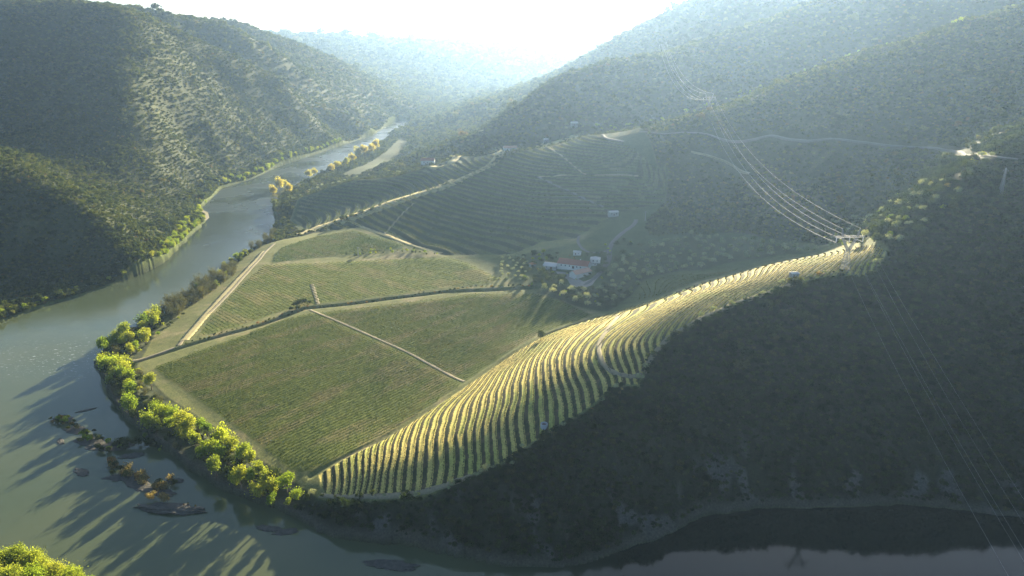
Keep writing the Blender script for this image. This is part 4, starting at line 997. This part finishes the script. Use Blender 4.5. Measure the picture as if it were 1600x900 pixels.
# ------------------------------------------------------------------ paths, roads and painted sunlit strips (thin slabs lying on the land)
mat_simple('dirt_road', (0.24,0.205,0.125), 0.95, 0.25, 0.7)
mat_simple('dry_grass', (0.36,0.30,0.135), 0.95, 0.25, 0.5)
mat_simple('pale_road', (0.12,0.118,0.108), 0.9, 0.15, 0.5)
mat_simple('yard', (0.25,0.23,0.20), 0.95, 0.25, 0.4)
def ribbon(name, px, w, mat, lift=0.12, step=2.5, world=None):
    P = cast(px)[:, :2] if world is None else np.array(world); P = P[~np.isnan(P[:,0])]
    Q = resample(P, max(step, 1)); k = 5                                        # soften the corners
    if len(Q) > 12:
        Q2 = Q.copy()
        for i in range(1, len(Q)-1):
            a, b = max(0, i-k), min(len(Q), i+k+1); m = min(i-a, b-1-i); Q2[i] = Q[i-m:i+m+1].mean(0)
        Q = Q2
    d = np.gradient(Q, axis=0); d /= np.linalg.norm(d, axis=1)[:,None]+1e-9; n = np.column_stack([-d[:,1], d[:,0]])
    rng = np.random.default_rng(len(px)*7+int(w*10)); ww = w*(0.85+0.3*rng.random(len(Q)))
    k = 3; pad = lambda z: np.convolve(np.pad(z, k, mode='edge'), np.ones(2*k+1)/(2*k+1), 'valid')
    rough = near_s(GN_.W, Q[:,0], Q[:,1]).mean() < 0
    rows = []
    for f in (-0.5, -0.17, 0.17, 0.5): rows.append(Q+n*(ww*f)[:,None])
    zs = [land(r[:,0], r[:,1]) for r in rows]; zm = np.maximum.reduce(zs); V = []
    if rough: zm = pad(zm)+0.1
    for r, z in zip(rows, zs): V.append(np.column_stack([r, (np.maximum(z, zm) if rough else np.maximum(z, 0.5*z+0.5*zm))+lift]))
    for r, z in ((rows[-1], zs[-1]), (rows[0], zs[0])): V.append(np.column_stack([r, z-0.4]))
    V = np.concatenate(V); N = len(Q); i = np.arange(N-1); Fq = []
    for a, b in ((0,1),(1,2),(2,3),(3,4),(5,0)): Fq.append(np.column_stack([a*N+i, a*N+i+1, b*N+i+1, b*N+i])[:, ::-1])
    o = mesh_np(name, V, np.concatenate(Fq), MATS[mat], smooth=True); return tag(o, kind='structure')
ribbon('farm_road', [(905,449),(920,444),(938,426),(950,410),(953,400),(951,390),(960,375),(976,361),(992,351),(994,343)], 5.5, 'pale_road')
ribbon('farm_path', [(948,392),(926,397),(911,391),(902,378),(905,368)], 3.5, 'pale_road')
ribbon('hill_path', [(841,277),(870,290),(910,309),(944,325)], 4, 'pale_road')
ribbon('hill_path', [(841,277),(870,275),(920,275),(1000,276)], 2.5, 'dirt_road')
ribbon('hill_path', [(1080,237),(1110,243),(1140,254),(1172,271)], 2.4, 'dirt_road')
ribbon('hill_path', [(920,210),(945,216),(975,222)], 4, 'pale_road')
ribbon('hill_path', [(858,232),(885,250),(905,268),(916,274)], 2.5, 'dirt_road')
ribbon('upper_road', [(1000,206),(1060,208),(1100,208),(1200,212),(1300,218),(1370,224),(1438,229),(1490,236),(1528,243),(1545,246),(1570,248),(1600,250),(1660,254)], 3.4, 'pale_road')
ribbon('rim_path', [(1246,441),(1222,450),(1170,467),(1106,493),(1060,516),(1030,540),(1016,562),(1004,584)], 3.6, 'dirt_road')
ribbon('rim_path', [(1004,586),(980,590),(962,588),(946,578),(936,560),(934,540),(946,520),(962,500),(966,492)], 3.2, 'dirt_road')
ribbon('rim_path', [(500,774),(560,777),(620,775),(664,770),(700,758),(740,742)], 3.0, 'dirt_road')
ribbon('river_path', [(279,540),(300,515),(330,487),(360,456),(390,422),(406,405),(418,390),(430,380)], 3.8, 'dirt_road')
ribbon('river_path', [(205,566),(240,556),(275,542)], 3.0, 'dirt_road')
ribbon('grass_path', [(288,532),(310,506),(340,472),(372,437),(400,408),(414,392)], 8, 'dry_grass')
ribbon('field_path', [(484,484),(530,503),(575,523),(640,552),(690,579),(728,597)], 2.4, 'dirt_road')
ribbon('field_path', [(487,444),(492,460),(497,476)], 4.0, 'dirt_road')
ribbon('terrace_path', [(552,348),(600,368),(650,385),(692,397)], 6, 'dry_grass')
ribbon('terrace_path', [(600,366),(615,350),(632,330),(650,316)], 3, 'dirt_road')
ribbon('crest_path', [(470,368),(500,356),(540,341),(580,327),(620,313),(660,301),(700,289),(770,258),(840,230),(905,212)], 15, 'dry_grass')  # crest track and dry grass, widened to paint the sunlit band
ribbon('crest_meadow', [(530,348),(570,333),(620,315),(660,302),(700,288),(716,281)], 32, 'dry_grass')  # dry grass spread wide, its pale colour paints the sunlit terraced crest
ribbon('knob_path', [(600,272),(640,268),(680,264),(705,256),(740,240),(790,232)], 14, 'dry_grass')  # pale strip painting sunlight along the knob crest
ribbon('knob_path', [(455,312),(480,303),(520,288),(560,277),(596,272)], 4, 'dry_grass')  # thinner strip of painted sunlight towards the river end of the knob
ribbon('spur_path', [(588,272),(615,256),(650,238),(700,223),(758,206)], 8, 'dry_grass')  # spur crest track, its pale width also paints the lit strip
def yard():
    P = zpoly(dens([(868,424),(885,426),(900,434),(912,440),(935,432),(925,446),(905,452),(893,448),(886,436),(872,430)], 2)); c = P.mean(0)
    bm = bmesh.new(); vs = [bm.verts.new((p[0], p[1], float(land(p[:1], p[1:])[0])+0.15)) for p in P]; bm.faces.new(vs); bmesh.ops.triangulate(bm, faces=bm.faces[:])
    me = bpy.data.meshes.new('yard'); bm.to_mesh(me); bm.free(); me.materials.append(MATS['yard']); o = bpy.data.objects.new('farm_pavement', me); COL.objects.link(o); tag(o, kind='structure')
yard()

# ------------------------------------------------------------------ buildings
mat_simple('white_wall', (0.62,0.61,0.58), 0.9, 0.10, 0.8)
mat_simple('grey_wall', (0.36,0.35,0.33), 0.95, 0.2, 0.8)
mat_simple('red_roof', (0.30,0.12,0.085), 0.85, 0.25, 1.5, 0.4)
mat_simple('pink_roof', (0.48,0.28,0.20), 0.85, 0.2, 1.5, 0.4)
mat_simple('orange_roof', (0.45,0.24,0.12), 0.85, 0.2, 1.5, 0.4)
mat_simple('pale_roof', (0.50,0.48,0.45), 0.8, 0.15, 1.5)
mat_simple('dark_glass', (0.03,0.035,0.04), 0.2, 0.1, 1.0, spec=0.6)
mat_simple('timber', (0.12,0.07,0.045), 0.8, 0.2, 2.0)
mat_simple('steel', (0.22,0.23,0.24), 0.6, 0.12, 1.5)
mat_simple('wire', (0.42,0.43,0.44), 0.6, 0.05, 1.0)
mat_simple('ceramic', (0.75,0.76,0.78), 0.25, 0.05, 2.0, spec=0.6)
mat_simple('rock', (0.075,0.070,0.060), 0.95, 0.35, 0.5, 0.8)
mat_simple('concrete', (0.42,0.43,0.45), 0.85, 0.12, 1.0)
mat_simple('rust', (0.14,0.08,0.07), 0.8, 0.2, 1.0)
mat_leaf('reed', [(0.0,(0.24,0.19,0.10)),(1.0,(0.20,0.17,0.09))], 0.4)
class MB:
    def __init__(s): s.bm = bmesh.new()
    def box(s, c, d, rz=0):
        M = Matrix.Translation(c) @ Matrix.Rotation(rz, 4, 'Z') @ Matrix.Diagonal((d[0], d[1], d[2], 1)); bmesh.ops.create_cube(s.bm, size=1, matrix=M); return s
    def bar(s, a, b, t):
        a, b = Vector(a), Vector(b); d = b-a; L = d.length
        M = Matrix.Translation((a+b)/2) @ d.to_track_quat('Z', 'Y').to_matrix().to_4x4() @ Matrix.Diagonal((t, t, L, 1)); bmesh.ops.create_cube(s.bm, size=1, matrix=M); return s
    def cone(s, c, r1, r2, h, n=16, caps=True):
        bmesh.ops.create_cone(s.bm, cap_ends=caps, segments=n, radius1=r1, radius2=r2, depth=h, matrix=Matrix.Translation((c[0], c[1], c[2]+h/2))); return s
    def poly(s, pts): s.bm.faces.new([s.bm.verts.new(p) for p in pts]); return s
    def build(s, name, mat, parent=None):
        bmesh.ops.recalc_face_normals(s.bm, faces=s.bm.faces[:]); me = bpy.data.meshes.new(name); s.bm.to_mesh(me); s.bm.free(); me.materials.append(MATS[mat])
        o = bpy.data.objects.new(name, me); COL.objects.link(o); o.parent = parent; return o
def empty(name, loc, rz=0):
    o = bpy.data.objects.new(name, None); o.location = loc; o.rotation_euler = (0,0,rz); COL.objects.link(o); return o
def house(name, centre, rz, L, Wd, hw, hr, wall, roof, label, cat, wins=(), doors=(), group=None, chimney=None, hip=False, over=0.45):
    """gabled building: ridge along local x. wins/doors: (x, side, z, w, h) on the long walls (side -1 faces the camera)"""
    x, y = centre; cs = [(x+math.cos(rz)*a*L/2-math.sin(rz)*b*Wd/2, y+math.sin(rz)*a*L/2+math.cos(rz)*b*Wd/2) for a in (-1,1) for b in (-1,1)]
    zs = land(np.array([c[0] for c in cs]), np.array([c[1] for c in cs])); z = float(zs.max()); low = float(zs.min())-z-0.5
    r = empty(name, (x, y, z), rz); tag(r, label, cat, group); l2, w2 = L/2, Wd/2
    m = MB()
    for a, b, c, d in (((-l2,-w2),(l2,-w2),0,0), ((l2,-w2),(l2,w2),1,0), ((l2,w2),(-l2,w2),0,0), ((-l2,w2),(-l2,-w2),1,0)):
        if c and not hip: m.poly([(a[0],a[1],low),(b[0],b[1],low),(b[0],b[1],hw),((a[0]+b[0])/2,0,hw+hr-0.05),(a[0],a[1],hw)])
        else: m.poly([(a[0],a[1],low),(b[0],b[1],low),(b[0],b[1],hw),(a[0],a[1],hw)])
    m.build('wall', wall, r)
    k = hr/w2; e = over; t = 0.22; rx = l2-(w2 if hip else -0.3); bm = MB()
    for s in (-1, 1):
        a0, a1 = (-l2-e, s*(w2+e), hw-k*e), (l2+e, s*(w2+e), hw-k*e); b0, b1 = (-rx, 0, hw+hr), (rx, 0, hw+hr)
        up = lambda p: (p[0], p[1], p[2]+t)
        bm.poly([up(a0), up(a1), up(b1), up(b0)]); bm.poly([a0, a1, b1, b0]); bm.poly([a0, a1, up(a1), up(a0)]); bm.poly([a0, b0, up(b0), up(a0)]); bm.poly([a1, b1, up(b1), up(a1)])
    if hip:
        for s in (-1, 1): bm.poly([(s*(l2+e), -w2-e, hw-k*e+t), (s*(l2+e), w2+e, hw-k*e+t), (s*rx, 0, hw+hr+t)])
    ro = bm.build('roof', roof, r)
    MB().box((0,0,hw+hr+t+0.02), (2*max(rx,0.3), 0.35, 0.2)).build('ridge', roof, ro)
    if chimney: MB().box((chimney, w2*0.35, hw+hr*0.9), (0.7,0.7,1.6)).box((chimney, w2*0.35, hw+hr*0.9+0.9), (0.9,0.9,0.2)).build('chimney', wall, ro)
    for (wx, s, wz, ww, wh) in wins:
        if abs(s) == 1: p, dd = (wx, s*(w2+0.03), wz), (ww, 0.08, wh); fr = [((wx, s*(w2+0.05), wz-wh/2-0.08), (ww+0.3, 0.2, 0.12)), ((wx, s*(w2+0.045), wz+wh/2+0.05), (ww+0.2, 0.1, 0.1))]
        else: q = s/2; p, dd = (q*(l2+0.03), wx, wz), (0.08, ww, wh); fr = [((q*(l2+0.05), wx, wz-wh/2-0.08), (0.2, ww+0.3, 0.12)), ((q*(l2+0.045), wx, wz+wh/2+0.05), (0.1, ww+0.2, 0.1))]
        g = MB().box(p, dd).build('window', 'dark_glass', r); f = MB()
        for c, d in fr: f.box(c, d)
        f.build('frame', 'concrete', g)
    for (wx, s, ww, wh) in doors: MB().box((wx, s*(w2+0.04), wh/2), (ww, 0.1, wh)).build('door', 'timber', r)
    return r
def at(u, v): return cast([(u, v)])[0]
def on(u, v): p = at(u, v); return (p[0], p[1])
a, b = at(872,417), at(921,417); rzm = math.atan2(b[1]-a[1], b[0]-a[0]) - 0.20
house('farmhouse', on(897,418.5), rzm, 33, 13, 4.0, 3.6, 'white_wall', 'red_roof', 'long white farmhouse with a dark red tiled roof in the valley farm', 'farmhouse',
      wins=[(-12,-1,2.2,1.2,1.3),(-7.5,-1,2.2,1.2,1.3),(-3,-1,2.2,1.2,1.3),(5,-1,2.2,1.2,1.3),(9,-1,2.2,1.2,1.3)], doors=[(1,-1,2.2,2.6)], group='farm buildings', chimney=6)
house('farm_barn', on(861,419.5), rzm, 14, 11, 3.2, 2.2, 'grey_wall', 'pale_roof', 'low grey barn joined to the left end of the red roofed farmhouse', 'barn', wins=[(-3,-1,1.8,1.0,1.0)], doors=[(2,-1,2.4,2.5)], group='farm buildings')
house('farm_wing', on(907,430.5), rzm+1.02, 21, 10, 3.2, 2.4, 'white_wall', 'pink_roof', 'farm wing with a sunlit pink tiled roof set at an angle before the long farmhouse', 'farm wing', wins=[(-5,1,1.9,1.0,1.1),(0,1,1.9,1.0,1.1),(5,1,1.9,1.0,1.1)], doors=[(7.5,1,1.6,2.2)], group='farm buildings')
house('cube_house', on(930,413), rzm+0.25, 10, 9, 6.0, 1.9, 'white_wall', 'pale_roof', 'small two storey white cube house with a flat pale hipped roof', 'house', wins=[(-2,-1,1.8,1.0,1.3),(2,-1,1.8,1.0,1.3),(-2,-1,4.5,1.4,1.6),(2,-1,4.5,1.0,1.2),(0,-2,4.2,1.0,1.2)], doors=[(0,-1,1.1,2.2)], group='farm buildings', hip=True)
house('garden_shed', on(832,416), 0.5, 6, 5, 2.6, 1.5, 'grey_wall', 'orange_roof', 'small shed with a sunlit orange roof left of the farmhouse', 'shed', wins=[(1.5,-1,1.4,0.8,0.8)], doors=[(-1.2,-1,1.0,2.0)], group='farm buildings', hip=True)
house('white_outbuilding', on(902,398), -0.3, 8, 4.5, 2.9, 1.0, 'white_wall', 'pale_roof', 'little white outbuilding behind the farmhouse under the curved track', 'outbuilding', wins=[(1.5,-1,1.5,0.8,0.8)], doors=[(-1.5,-1,1.0,2.0)], group='farm buildings')
house('ruined_house', on(958,337), 0.15, 12, 8, 4.5, 0.9, 'grey_wall', 'pale_roof', 'pale grey ruined house with trees beside it on the shaded slope above the farm', 'house', wins=[(-3,-1,2.4,1.1,1.3),(3,-1,2.4,1.1,1.3)], doors=[(0,-1,1.2,2.2)])
house('red_roof_house', on(669,259), 0.0, 26, 14, 7, 4, 'white_wall', 'red_roof', 'far house with a reddish roof on the blue shaded slope beyond the ridge', 'house', wins=[(-7,-1,3.6,2,2.4),(0,-1,3.6,2,2.4),(7,-1,3.6,2,2.4)], doors=[(-3.5,-1,2,3)])
house('ridge_house', on(797,235), 0.2, 22, 9, 4.5, 3, 'white_wall', 'pink_roof', 'long house with a pink roof on the bright crest of the far vineyard', 'house', wins=[(-5,-1,2.4,1.4,1.6),(5,-1,2.4,1.4,1.6)], doors=[(0,-1,1.6,2.6)])
house('crest_hut', on(853,223), 0.2, 9, 6, 4, 2, 'grey_wall', 'pale_roof', 'small pale hut on the vineyard crest right of the pink roofed house', 'hut', wins=[(-2,-1,2,1,1)], doors=[(1.5,-1,1.2,2.2)])
house('far_white_house', on(897,198), 0.1, 14, 8, 5, 2, 'grey_wall', 'pale_roof', 'far white house at the foot of the hazy dark ridge', 'house', wins=[(-3,-1,2.6,1.2,1.4),(3,-1,2.6,1.2,1.4)], doors=[(0,-1,1.4,2.4)])
house('terrace_hut', on(1240,434), 0.1, 5.0, 4.2, 2.9, 0.5, 'grey_wall', 'pale_roof', 'small square hut with a pale roof at the top edge of the bright terraces', 'hut', wins=[(1.2,-1,1.7,0.8,0.8)], doors=[(-0.8,-1,1.0,2.0)], over=0.3)
def tank():
    p = at(850,667); z = float(p[2]); r = empty('water_tank', (p[0], p[1], z)); tag(r, 'round white water tank at the shaded lower edge of the terraces', 'water tank')
    m = MB().cone((0,0,-0.8), 2.5, 2.4, 3.5, 28, False); m.cone((0,0,-0.8), 2.2, 2.1, 3.5, 28, False)
    for i in range(28):
        a, b = 2*math.pi*i/28, 2*math.pi*(i+1)/28; m.poly([(2.4*math.cos(a),2.4*math.sin(a),2.7),(2.4*math.cos(b),2.4*math.sin(b),2.7),(2.1*math.cos(b),2.1*math.sin(b),2.7),(2.1*math.cos(a),2.1*math.sin(a),2.7)])
    m.build('wall', 'concrete', r); r.scale = (0.85,)*3; MB().cone((0,0,1.4), 2.15, 2.15, 0.15, 28).build('lid', 'rust', r); MB().bar((2.5,0,0.2),(2.5,0,2.9),0.12).bar((2.2,0,2.85),(2.6,0,2.85),0.1).build('pipe', 'steel', r)
tank()

# ------------------------------------------------------------------ power line
def lattice(m, p0, w0, p1, w1, n, t):
    """square lattice shaft between two heights"""
    for i in range(n):
        a, b = i/n, (i+1)/n; wa, wb = w0+(w1-w0)*a, w0+(w1-w0)*b
        ca = Vector(p0).lerp(Vector(p1), a); cb = Vector(p0).lerp(Vector(p1), b)
        qa = [ca+Vector((x*wa/2, y*wa/2, 0)) for x, y in ((-1,-1),(1,-1),(1,1),(-1,1))]; qb = [cb+Vector((x*wb/2, y*wb/2, 0)) for x, y in ((-1,-1),(1,-1),(1,1),(-1,1))]
        for k in range(4):
            m.bar(qa[k], qb[k], t*1.5); j = (k+1) % 4; m.bar(qa[k], qb[j], t*0.8); m.bar(qa[j], qb[k], t*0.8); m.bar(qb[k], qb[j], t*0.8)
def pylon(x, y, label, sc_=1.0, rz=0.12, H=24.5, t=0.14):
    z = float(land(np.array([x]), np.array([y]))[0]); r = empty('pylon', (x, y, z), rz); tag(r, label, 'pylon', 'high voltage pylons of the valley line'); r.scale = (sc_,)*3
    m = MB(); lattice(m, (0,0,-1), 5.2, (0,0,13), 1.7, 7, t)
    m.build('tower_body', 'steel', r)
    for s in (-1, 1):
        m = MB(); lattice(m, (0,0,13), 1.5, (s*5.2,0,H-2.0), 1.1, 5, t); m.build('tower_arm', 'steel', r)
        m = MB(); lattice(m, (s*5.2,0,H-1.2), 1.1, (s*6.4,0,H+4.2), 0.25, 3, t); m.build('wire_peak', 'steel', r)
    m = MB(); n = 14; xs = [-10.2+20.4*i/n for i in range(n+1)]
    for i, (a, b) in enumerate(zip(xs[:-1], xs[1:])):
        for yy in (-0.6, 0.6):
            m.bar((a,yy,H-2),(b,yy,H-2),t*1.4); m.bar((a,yy,H-1),(b,yy,H-1),t*1.2); m.bar((a,yy,H-2),(b,yy,H-1) if i % 2 else (b,yy,H-1),t*0.8)
        m.bar((a,-0.6,H-2),(b,0.6,H-2),t*0.8)
    m.build('cross_arm', 'steel', r)
    att = []
    for xx in (-9.6, 0, 9.6):
        m = MB()
        for k in range(7): m.cone((xx,0,H-2.5-0.42*k), 0.30, 0.16, 0.22, 10)
        m.bar((xx,0,H-2.0),(xx,0,H-5.4),0.10); m.build('insulator', 'ceramic', r); att.append((xx,0,H-5.3))
    att += [(-6.4,0,H+4.2),(6.4,0,H+4.2)]
    M = Matrix.Translation((x,y,z)) @ Matrix.Rotation(rz,4,'Z') @ Matrix.Scale(sc_,4); return [M @ Vector(q) for q in att]
p1 = at(1320,421); q1 = py_(1107,166,1120); q2 = py_(1035,92,1735)
A1 = pylon(p1[0], p1[1], 'lattice pylon with white insulators standing on the bright terrace crest')
A2 = pylon(q1[0], q1[1], 'smaller looking lattice pylon on the long ridge behind the farm')
A3 = pylon(q2[0], q2[1], 'faint distant pylon on the hazy farthest ridge with wires')
A0 = [Vector((185+dx, 60, 30+dz)) for dx, dz in ((-9.6,0),(0,0),(9.6,0),(-6.4,9),(6.4,9))]
def wire(a, b, sag, r, name, label, group, n=48):
    pts = [a.lerp(b, i/n)-Vector((0,0,4*sag*(i/n)*(1-i/n))) for i in range(n+1)]
    V, Fq = tube_np([tuple(p) for p in pts], [r]*len(pts), 5); c = V[0].copy(); o = mesh_np(name, V-c, Fq, MATS['wire'], smooth=True); o.location = c; tag(o, label, 'cable', group)
WN = ['left conductor', 'middle conductor', 'right conductor', 'thin left earth wire', 'thin right earth wire']
for i in range(5):
    g = i > 2; rr = 0.10 if not g else 0.08
    wire(A0[i], A1[i], 12 if not g else 9, 0.022, 'power_line', f'{WN[i]} dropping from the terrace pylon towards the bottom right water', 'power lines')
    wire(A1[i], A2[i], 34 if not g else 26, rr*0.6, 'power_line', f'{WN[i]} of the bright span between terrace pylon and ridge pylon', 'power lines')
    wire(A2[i], A3[i], 34 if not g else 26, rr*0.9, 'power_line', f'{WN[i]} of the faint span between the two distant pylons', 'power lines')
def mast(u, v, H, w, name, label, cat):
    p = at(u, v); r = empty(name, tuple(p)); tag(r, label, cat)
    m = MB(); lattice(m, (0,0,-0.5), w, (0,0,H), w*0.25, max(4, int(H/2.2)), 0.09); m.build('tower_body', 'steel', r)
    m = MB()
    for s in (-1, 1): m.bar((0,0,H*0.92),(s*1.9,0,H*0.90),0.14); m.bar((0,0,H),(s*1.9,0,H*0.90),0.1); m.bar((s*1.9,0,H*0.90),(s*1.9,0,H*0.86),0.22)
    m.build('cross_arm', 'steel', r)
mast(1563,303,19,2.2,'lattice_mast','thin lattice mast alone on the dark slope below the upper road','mast')
mast(560,402,13,1.0,'field_mast','thin mast between the yellow field strip and the far green field','mast')
mast(1008,345,12,0.8,'power_pole','slim pole on the shaded slope right of the ruined house','pole')

# ------------------------------------------------------------------ rocks and islets in the river
def rock_mesh(L, Wd, H, seed, flat=0.5):
    rng = np.random.default_rng(seed); bm = bmesh.new(); bmesh.ops.create_icosphere(bm, subdivisions=4, radius=1)
    V = np.array([v.co[:] for v in bm.verts]); q = seed*3.7
    d = perlin(V[:,0]*2.2+q, V[:,1]*2.2+V[:,2]*1.7, seed)*0.5 + perlin(V[:,0]*6+q, V[:,1]*6+V[:,2]*5, seed+1)*0.22 + perlin(V[:,0]*15+q, V[:,1]*15+V[:,2]*13, seed+2)*0.1
    V = V*(1+d)[:,None]; V[:,2] = np.where(V[:,2] > flat, flat+(V[:,2]-flat)*0.3, V[:,2]); V = V*np.array([L/2, Wd/2, H])
    for v, c in zip(bm.verts, V): v.co = c
    me = bpy.data.meshes.new('rock'); bm.to_mesh(me); bm.free(); me.materials.append(MATS['rock']); return me
def rock(u, v, L, Wd, H, rz, seed, label, name='rock', cat='rock', group=None, z=-0.2):
    p = pz(u, v, 0); o = bpy.data.objects.new(name, rock_mesh(L, Wd, H, seed)); o.location = (p[0], p[1], z); o.rotation_euler = (0,0,rz); COL.objects.link(o); tag(o, label, cat, group); return p
proto_mesh('reed_0', spray_cloud(1.6, 2.6, 260, 0.35, 61, 12), 'reed')
for i in range(1,5): PROTO['reed_%d' % i] = PROTO['reed_0']
def islets():
    rng = np.random.default_rng(77)
    rock(264,796,40,9.5,3.4,-0.10,3,'long flat topped rock islet with dry grass standing in the river','rock_islet','rock')
    def tufts(px, n, kinds, lab, name, cat, grp, s0, s1, spread, z=1.0):
        pts = np.array([pz(u, v, 0)[:2] for u, v in px])
        for i in range(n):
            t = rng.random()*(len(pts)-1); k = int(t); q = pts[k]*(1-(t-k))+pts[k+1]*(t-k)+rng.normal(0, spread, 2)
            me = PROTO[kinds[rng.integers(0,len(kinds))]+'_%d' % rng.integers(0,5)]; o = bpy.data.objects.new(name, me); COL.objects.link(o); s = s0+(s1-s0)*rng.random()
            o.location = (q[0], q[1], z); o.rotation_euler = (0,0,rng.random()*6.28); o.scale = (s,s,s); tag(o, lab, cat, grp)
    tufts([(225,782),(250,784),(262,787)], 12, ['reed'], 'pale dry grass tuft on top of the long rock islet', 'grass_tuft', 'grass tuft', 'grass tufts on the rock islet', 0.7, 1.3, 0.9, 2.3)
    tufts([(280,792),(308,797)], 4, ['rustb'], 'low rusty plant on the right part of the long rock islet', 'low_shrub', 'shrub', 'plants on the rock islet', 0.3, 0.45, 0.8, 2.2)
    spots = [(100,655,16,9),(120,672,20,9),(142,690,26,12),(172,697,30,12),(95,690,10,4),(205,712,16,7),(128,738,14,6),(190,745,20,9),(215,755,26,10),(248,768,24,7),(272,752,12,5),(420,826,16,5),(448,831,14,5),(135,641,12,3),(280,700,8,4)]
    for i, (u, v, L, Wd) in enumerate(spots):
        where = 'in the overgrown islet chain beside the willows' if u < 290 else 'in the shallows under the peninsula tip'
        size = ['small','narrow','broad','large','tiny','short','middle sized','wide','long','flat','little','low dark','thin dark','slender','single'][i]
        rock(u, v, L, Wd, 0.9, rng.normal(0,0.3)-0.2, 20+i, f'{size} dark rock shelf {where}', 'rock_shelf', 'rock', 'rock shelves in the river', z=-0.1)
    rock(615,884,26,7,1.3,-0.12,50,'grey rock reef breaking the surface below the dark cliff','rock_reef','rock')
    rock(585,879,14,3,0.6,-0.1,51,'thin reef ridge left of the grey rock reef','rock_reef','rock')
    tufts([(90,655),(112,665),(130,682),(150,692)], 26, ['rustb','gshrub','brush'], 'autumn coloured shrub on the upper part of the overgrown islet chain', 'islet_shrub', 'shrub', 'shrubs on the upper islet', 0.9, 1.7, 2.4, 0.3)
    tufts([(140,690),(165,700),(195,704),(225,690),(250,700)], 30, ['brush','oak','brush','gshrub'], 'dark green shrub in the middle of the overgrown islet chain', 'islet_shrub', 'shrub', 'shrubs on the middle islet', 0.8, 1.5, 2.4, 0.3)
    tufts([(165,722),(185,735),(205,742),(225,750),(250,764),(272,756)], 44, ['rustb','reed','brush','reed'], 'dry brown and pale shrub on the lower part of the overgrown islet chain', 'islet_shrub', 'shrub', 'shrubs on the lower islet', 0.9, 1.8, 2.2, 0.3)
    # sand bar across the river, and strips at the shore
    P = [pz(u,v,0) for u, v in [(308,346),(318,348),(327,340),(325,332),(317,328),(311,332)]]; m = MB(); m.poly([(p[0],p[1],0.12) for p in P]); m.poly([(p[0],p[1],-0.8) for p in P][::-1])
    for a, b in zip(P, P[1:]+P[:1]): m.poly([(a[0],a[1],-0.8),(b[0],b[1],-0.8),(b[0],b[1],0.12),(a[0],a[1],0.12)])
    tag(m.build('sand_bank', 'dirt_road'), kind='structure')
islets()

# ------------------------------------------------------------------ labels : members of a row are told apart by their place in it
def number_rows():
    T = {'riverside willows at the peninsula tip': 'yellow green willow in the sunlit thicket round the peninsula tip, %s from the left',
         'scattered trees on the ridge above the pylon': 'round tree scattered on the ridge above the terrace pylon, %s from the left',
         'olive trees right of the farm': 'silvery olive tree in the grove right of the farm, %s from the left',
         'dark trees around the farm': 'dark tree on the valley floor around the farm, %s from the left',
         'green trees in the leafless row': 'yellow green tree among the leafless riverside poplars, %s from the left',
         'hedge shrubs along the ditch': 'low hedge shrub on the ditch between the two big fields, %s from the river end',
         'shrub strip under the far terraces': 'green shrub in the strip below the far terraced hill, %s from the left',
         'yellow willows along the opposite bank': 'yellow willow in the strip under the left hill, %s from the left',
         'pale trees upstream on the opposite bank': 'pale tree on the opposite bank upstream of the sand bar, %s from the left',
         'shrubs under the shaded left cliff': 'green shrub at the water under the shaded left cliff, %s from the left',
         'shrubs along the long ridge crest': 'ridge crest shrub behind the farm, %s from the left',
         'shrubs on the dark knob crest': 'sunlit shrub on the dark knob by the river bend, %s from the left',
         'willows on the near bank': 'sunlit willow crown in the bottom left corner thicket, %s from the left',
         'leafless poplars beside the dirt strip': 'leafless grey poplar in the dense riverside row, %s from its downstream end',
         'yellow trees ending the leafless row': 'bright yellow tree ending the leafless poplar row upstream, %s from the left',
         'thin grey poplars at the river narrows': 'thin grey poplar at the river narrows, %s from the left',
         'trees before the farmhouse': 'dark garden tree before the long farmhouse, %s from the left',
         'trees above the road junction': 'dark tree on the crest above the road junction, %s from the left',
         'leafless trees among the riverside willows': 'leafless grey tree among the willows of the peninsula tip, %s from the left',
         'dark trees among the riverside willows': 'dark round tree among the willows of the peninsula tip, %s from the left',
         'dark clump at the ditch bend': 'dark round bush of the clump at the ditch bend, %s from the left',
         'round olives on the rim': 'silvery round olive on the shaded terrace rim, %s from the left',
         'olive trees left of the farm': 'olive tree in the planted block left of the farm, %s from the left',
         'grass tufts on the rock islet': 'pale dry grass tuft on the long rock islet, %s from the left',
         'plants on the rock islet': 'low rusty plant on the long rock islet, %s from the left',
         'shrubs on the upper islet': 'autumn shrub on the upper part of the overgrown islets, %s from the left',
         'shrubs on the middle islet': 'dark green shrub in the middle of the overgrown islets, %s from the left',
         'shrubs on the lower islet': 'dry shrub on the lower part of the overgrown islets, %s from the left',
         'rounded shrub on the cliff rim below the lowest terracess': 'rounded shrub on the cliff rim below the lowest terraces, %s from the left',
         'pale shrub on the dark rim at the terrace endss': 'pale shrub on the dark rim at the terrace ends, %s from the left',
         'shrub on the rim beside the curved end of the terracess': 'rim shrub beside the curved end of the terraces, %s from the left',
         'shrub below the pale rim track of the terracess': 'shrub below the pale rim track of the terraces, %s from the left',
         'leafy shrub on the rim below the pylons': 'leafy shrub on the rim below the pylon, %s from the left'}
    by = {}
    for o in sc.objects:
        if o.parent is None and o.get('group'): by.setdefault(o['group'], []).append(o)
    for g, t in T.items():
        m = by.get(g, []); m.sort(key=lambda o: o.location.x/(o.location.y*CP+(CAM_H-o.location.z)*SP))
        for i, o in enumerate(m):
            o['label'] = t % ordinal(i+1)
            if g.endswith('ss') and g.startswith(('rounded', 'pale shrub', 'shrub')): o['group'] = g[:-1]
number_rows()
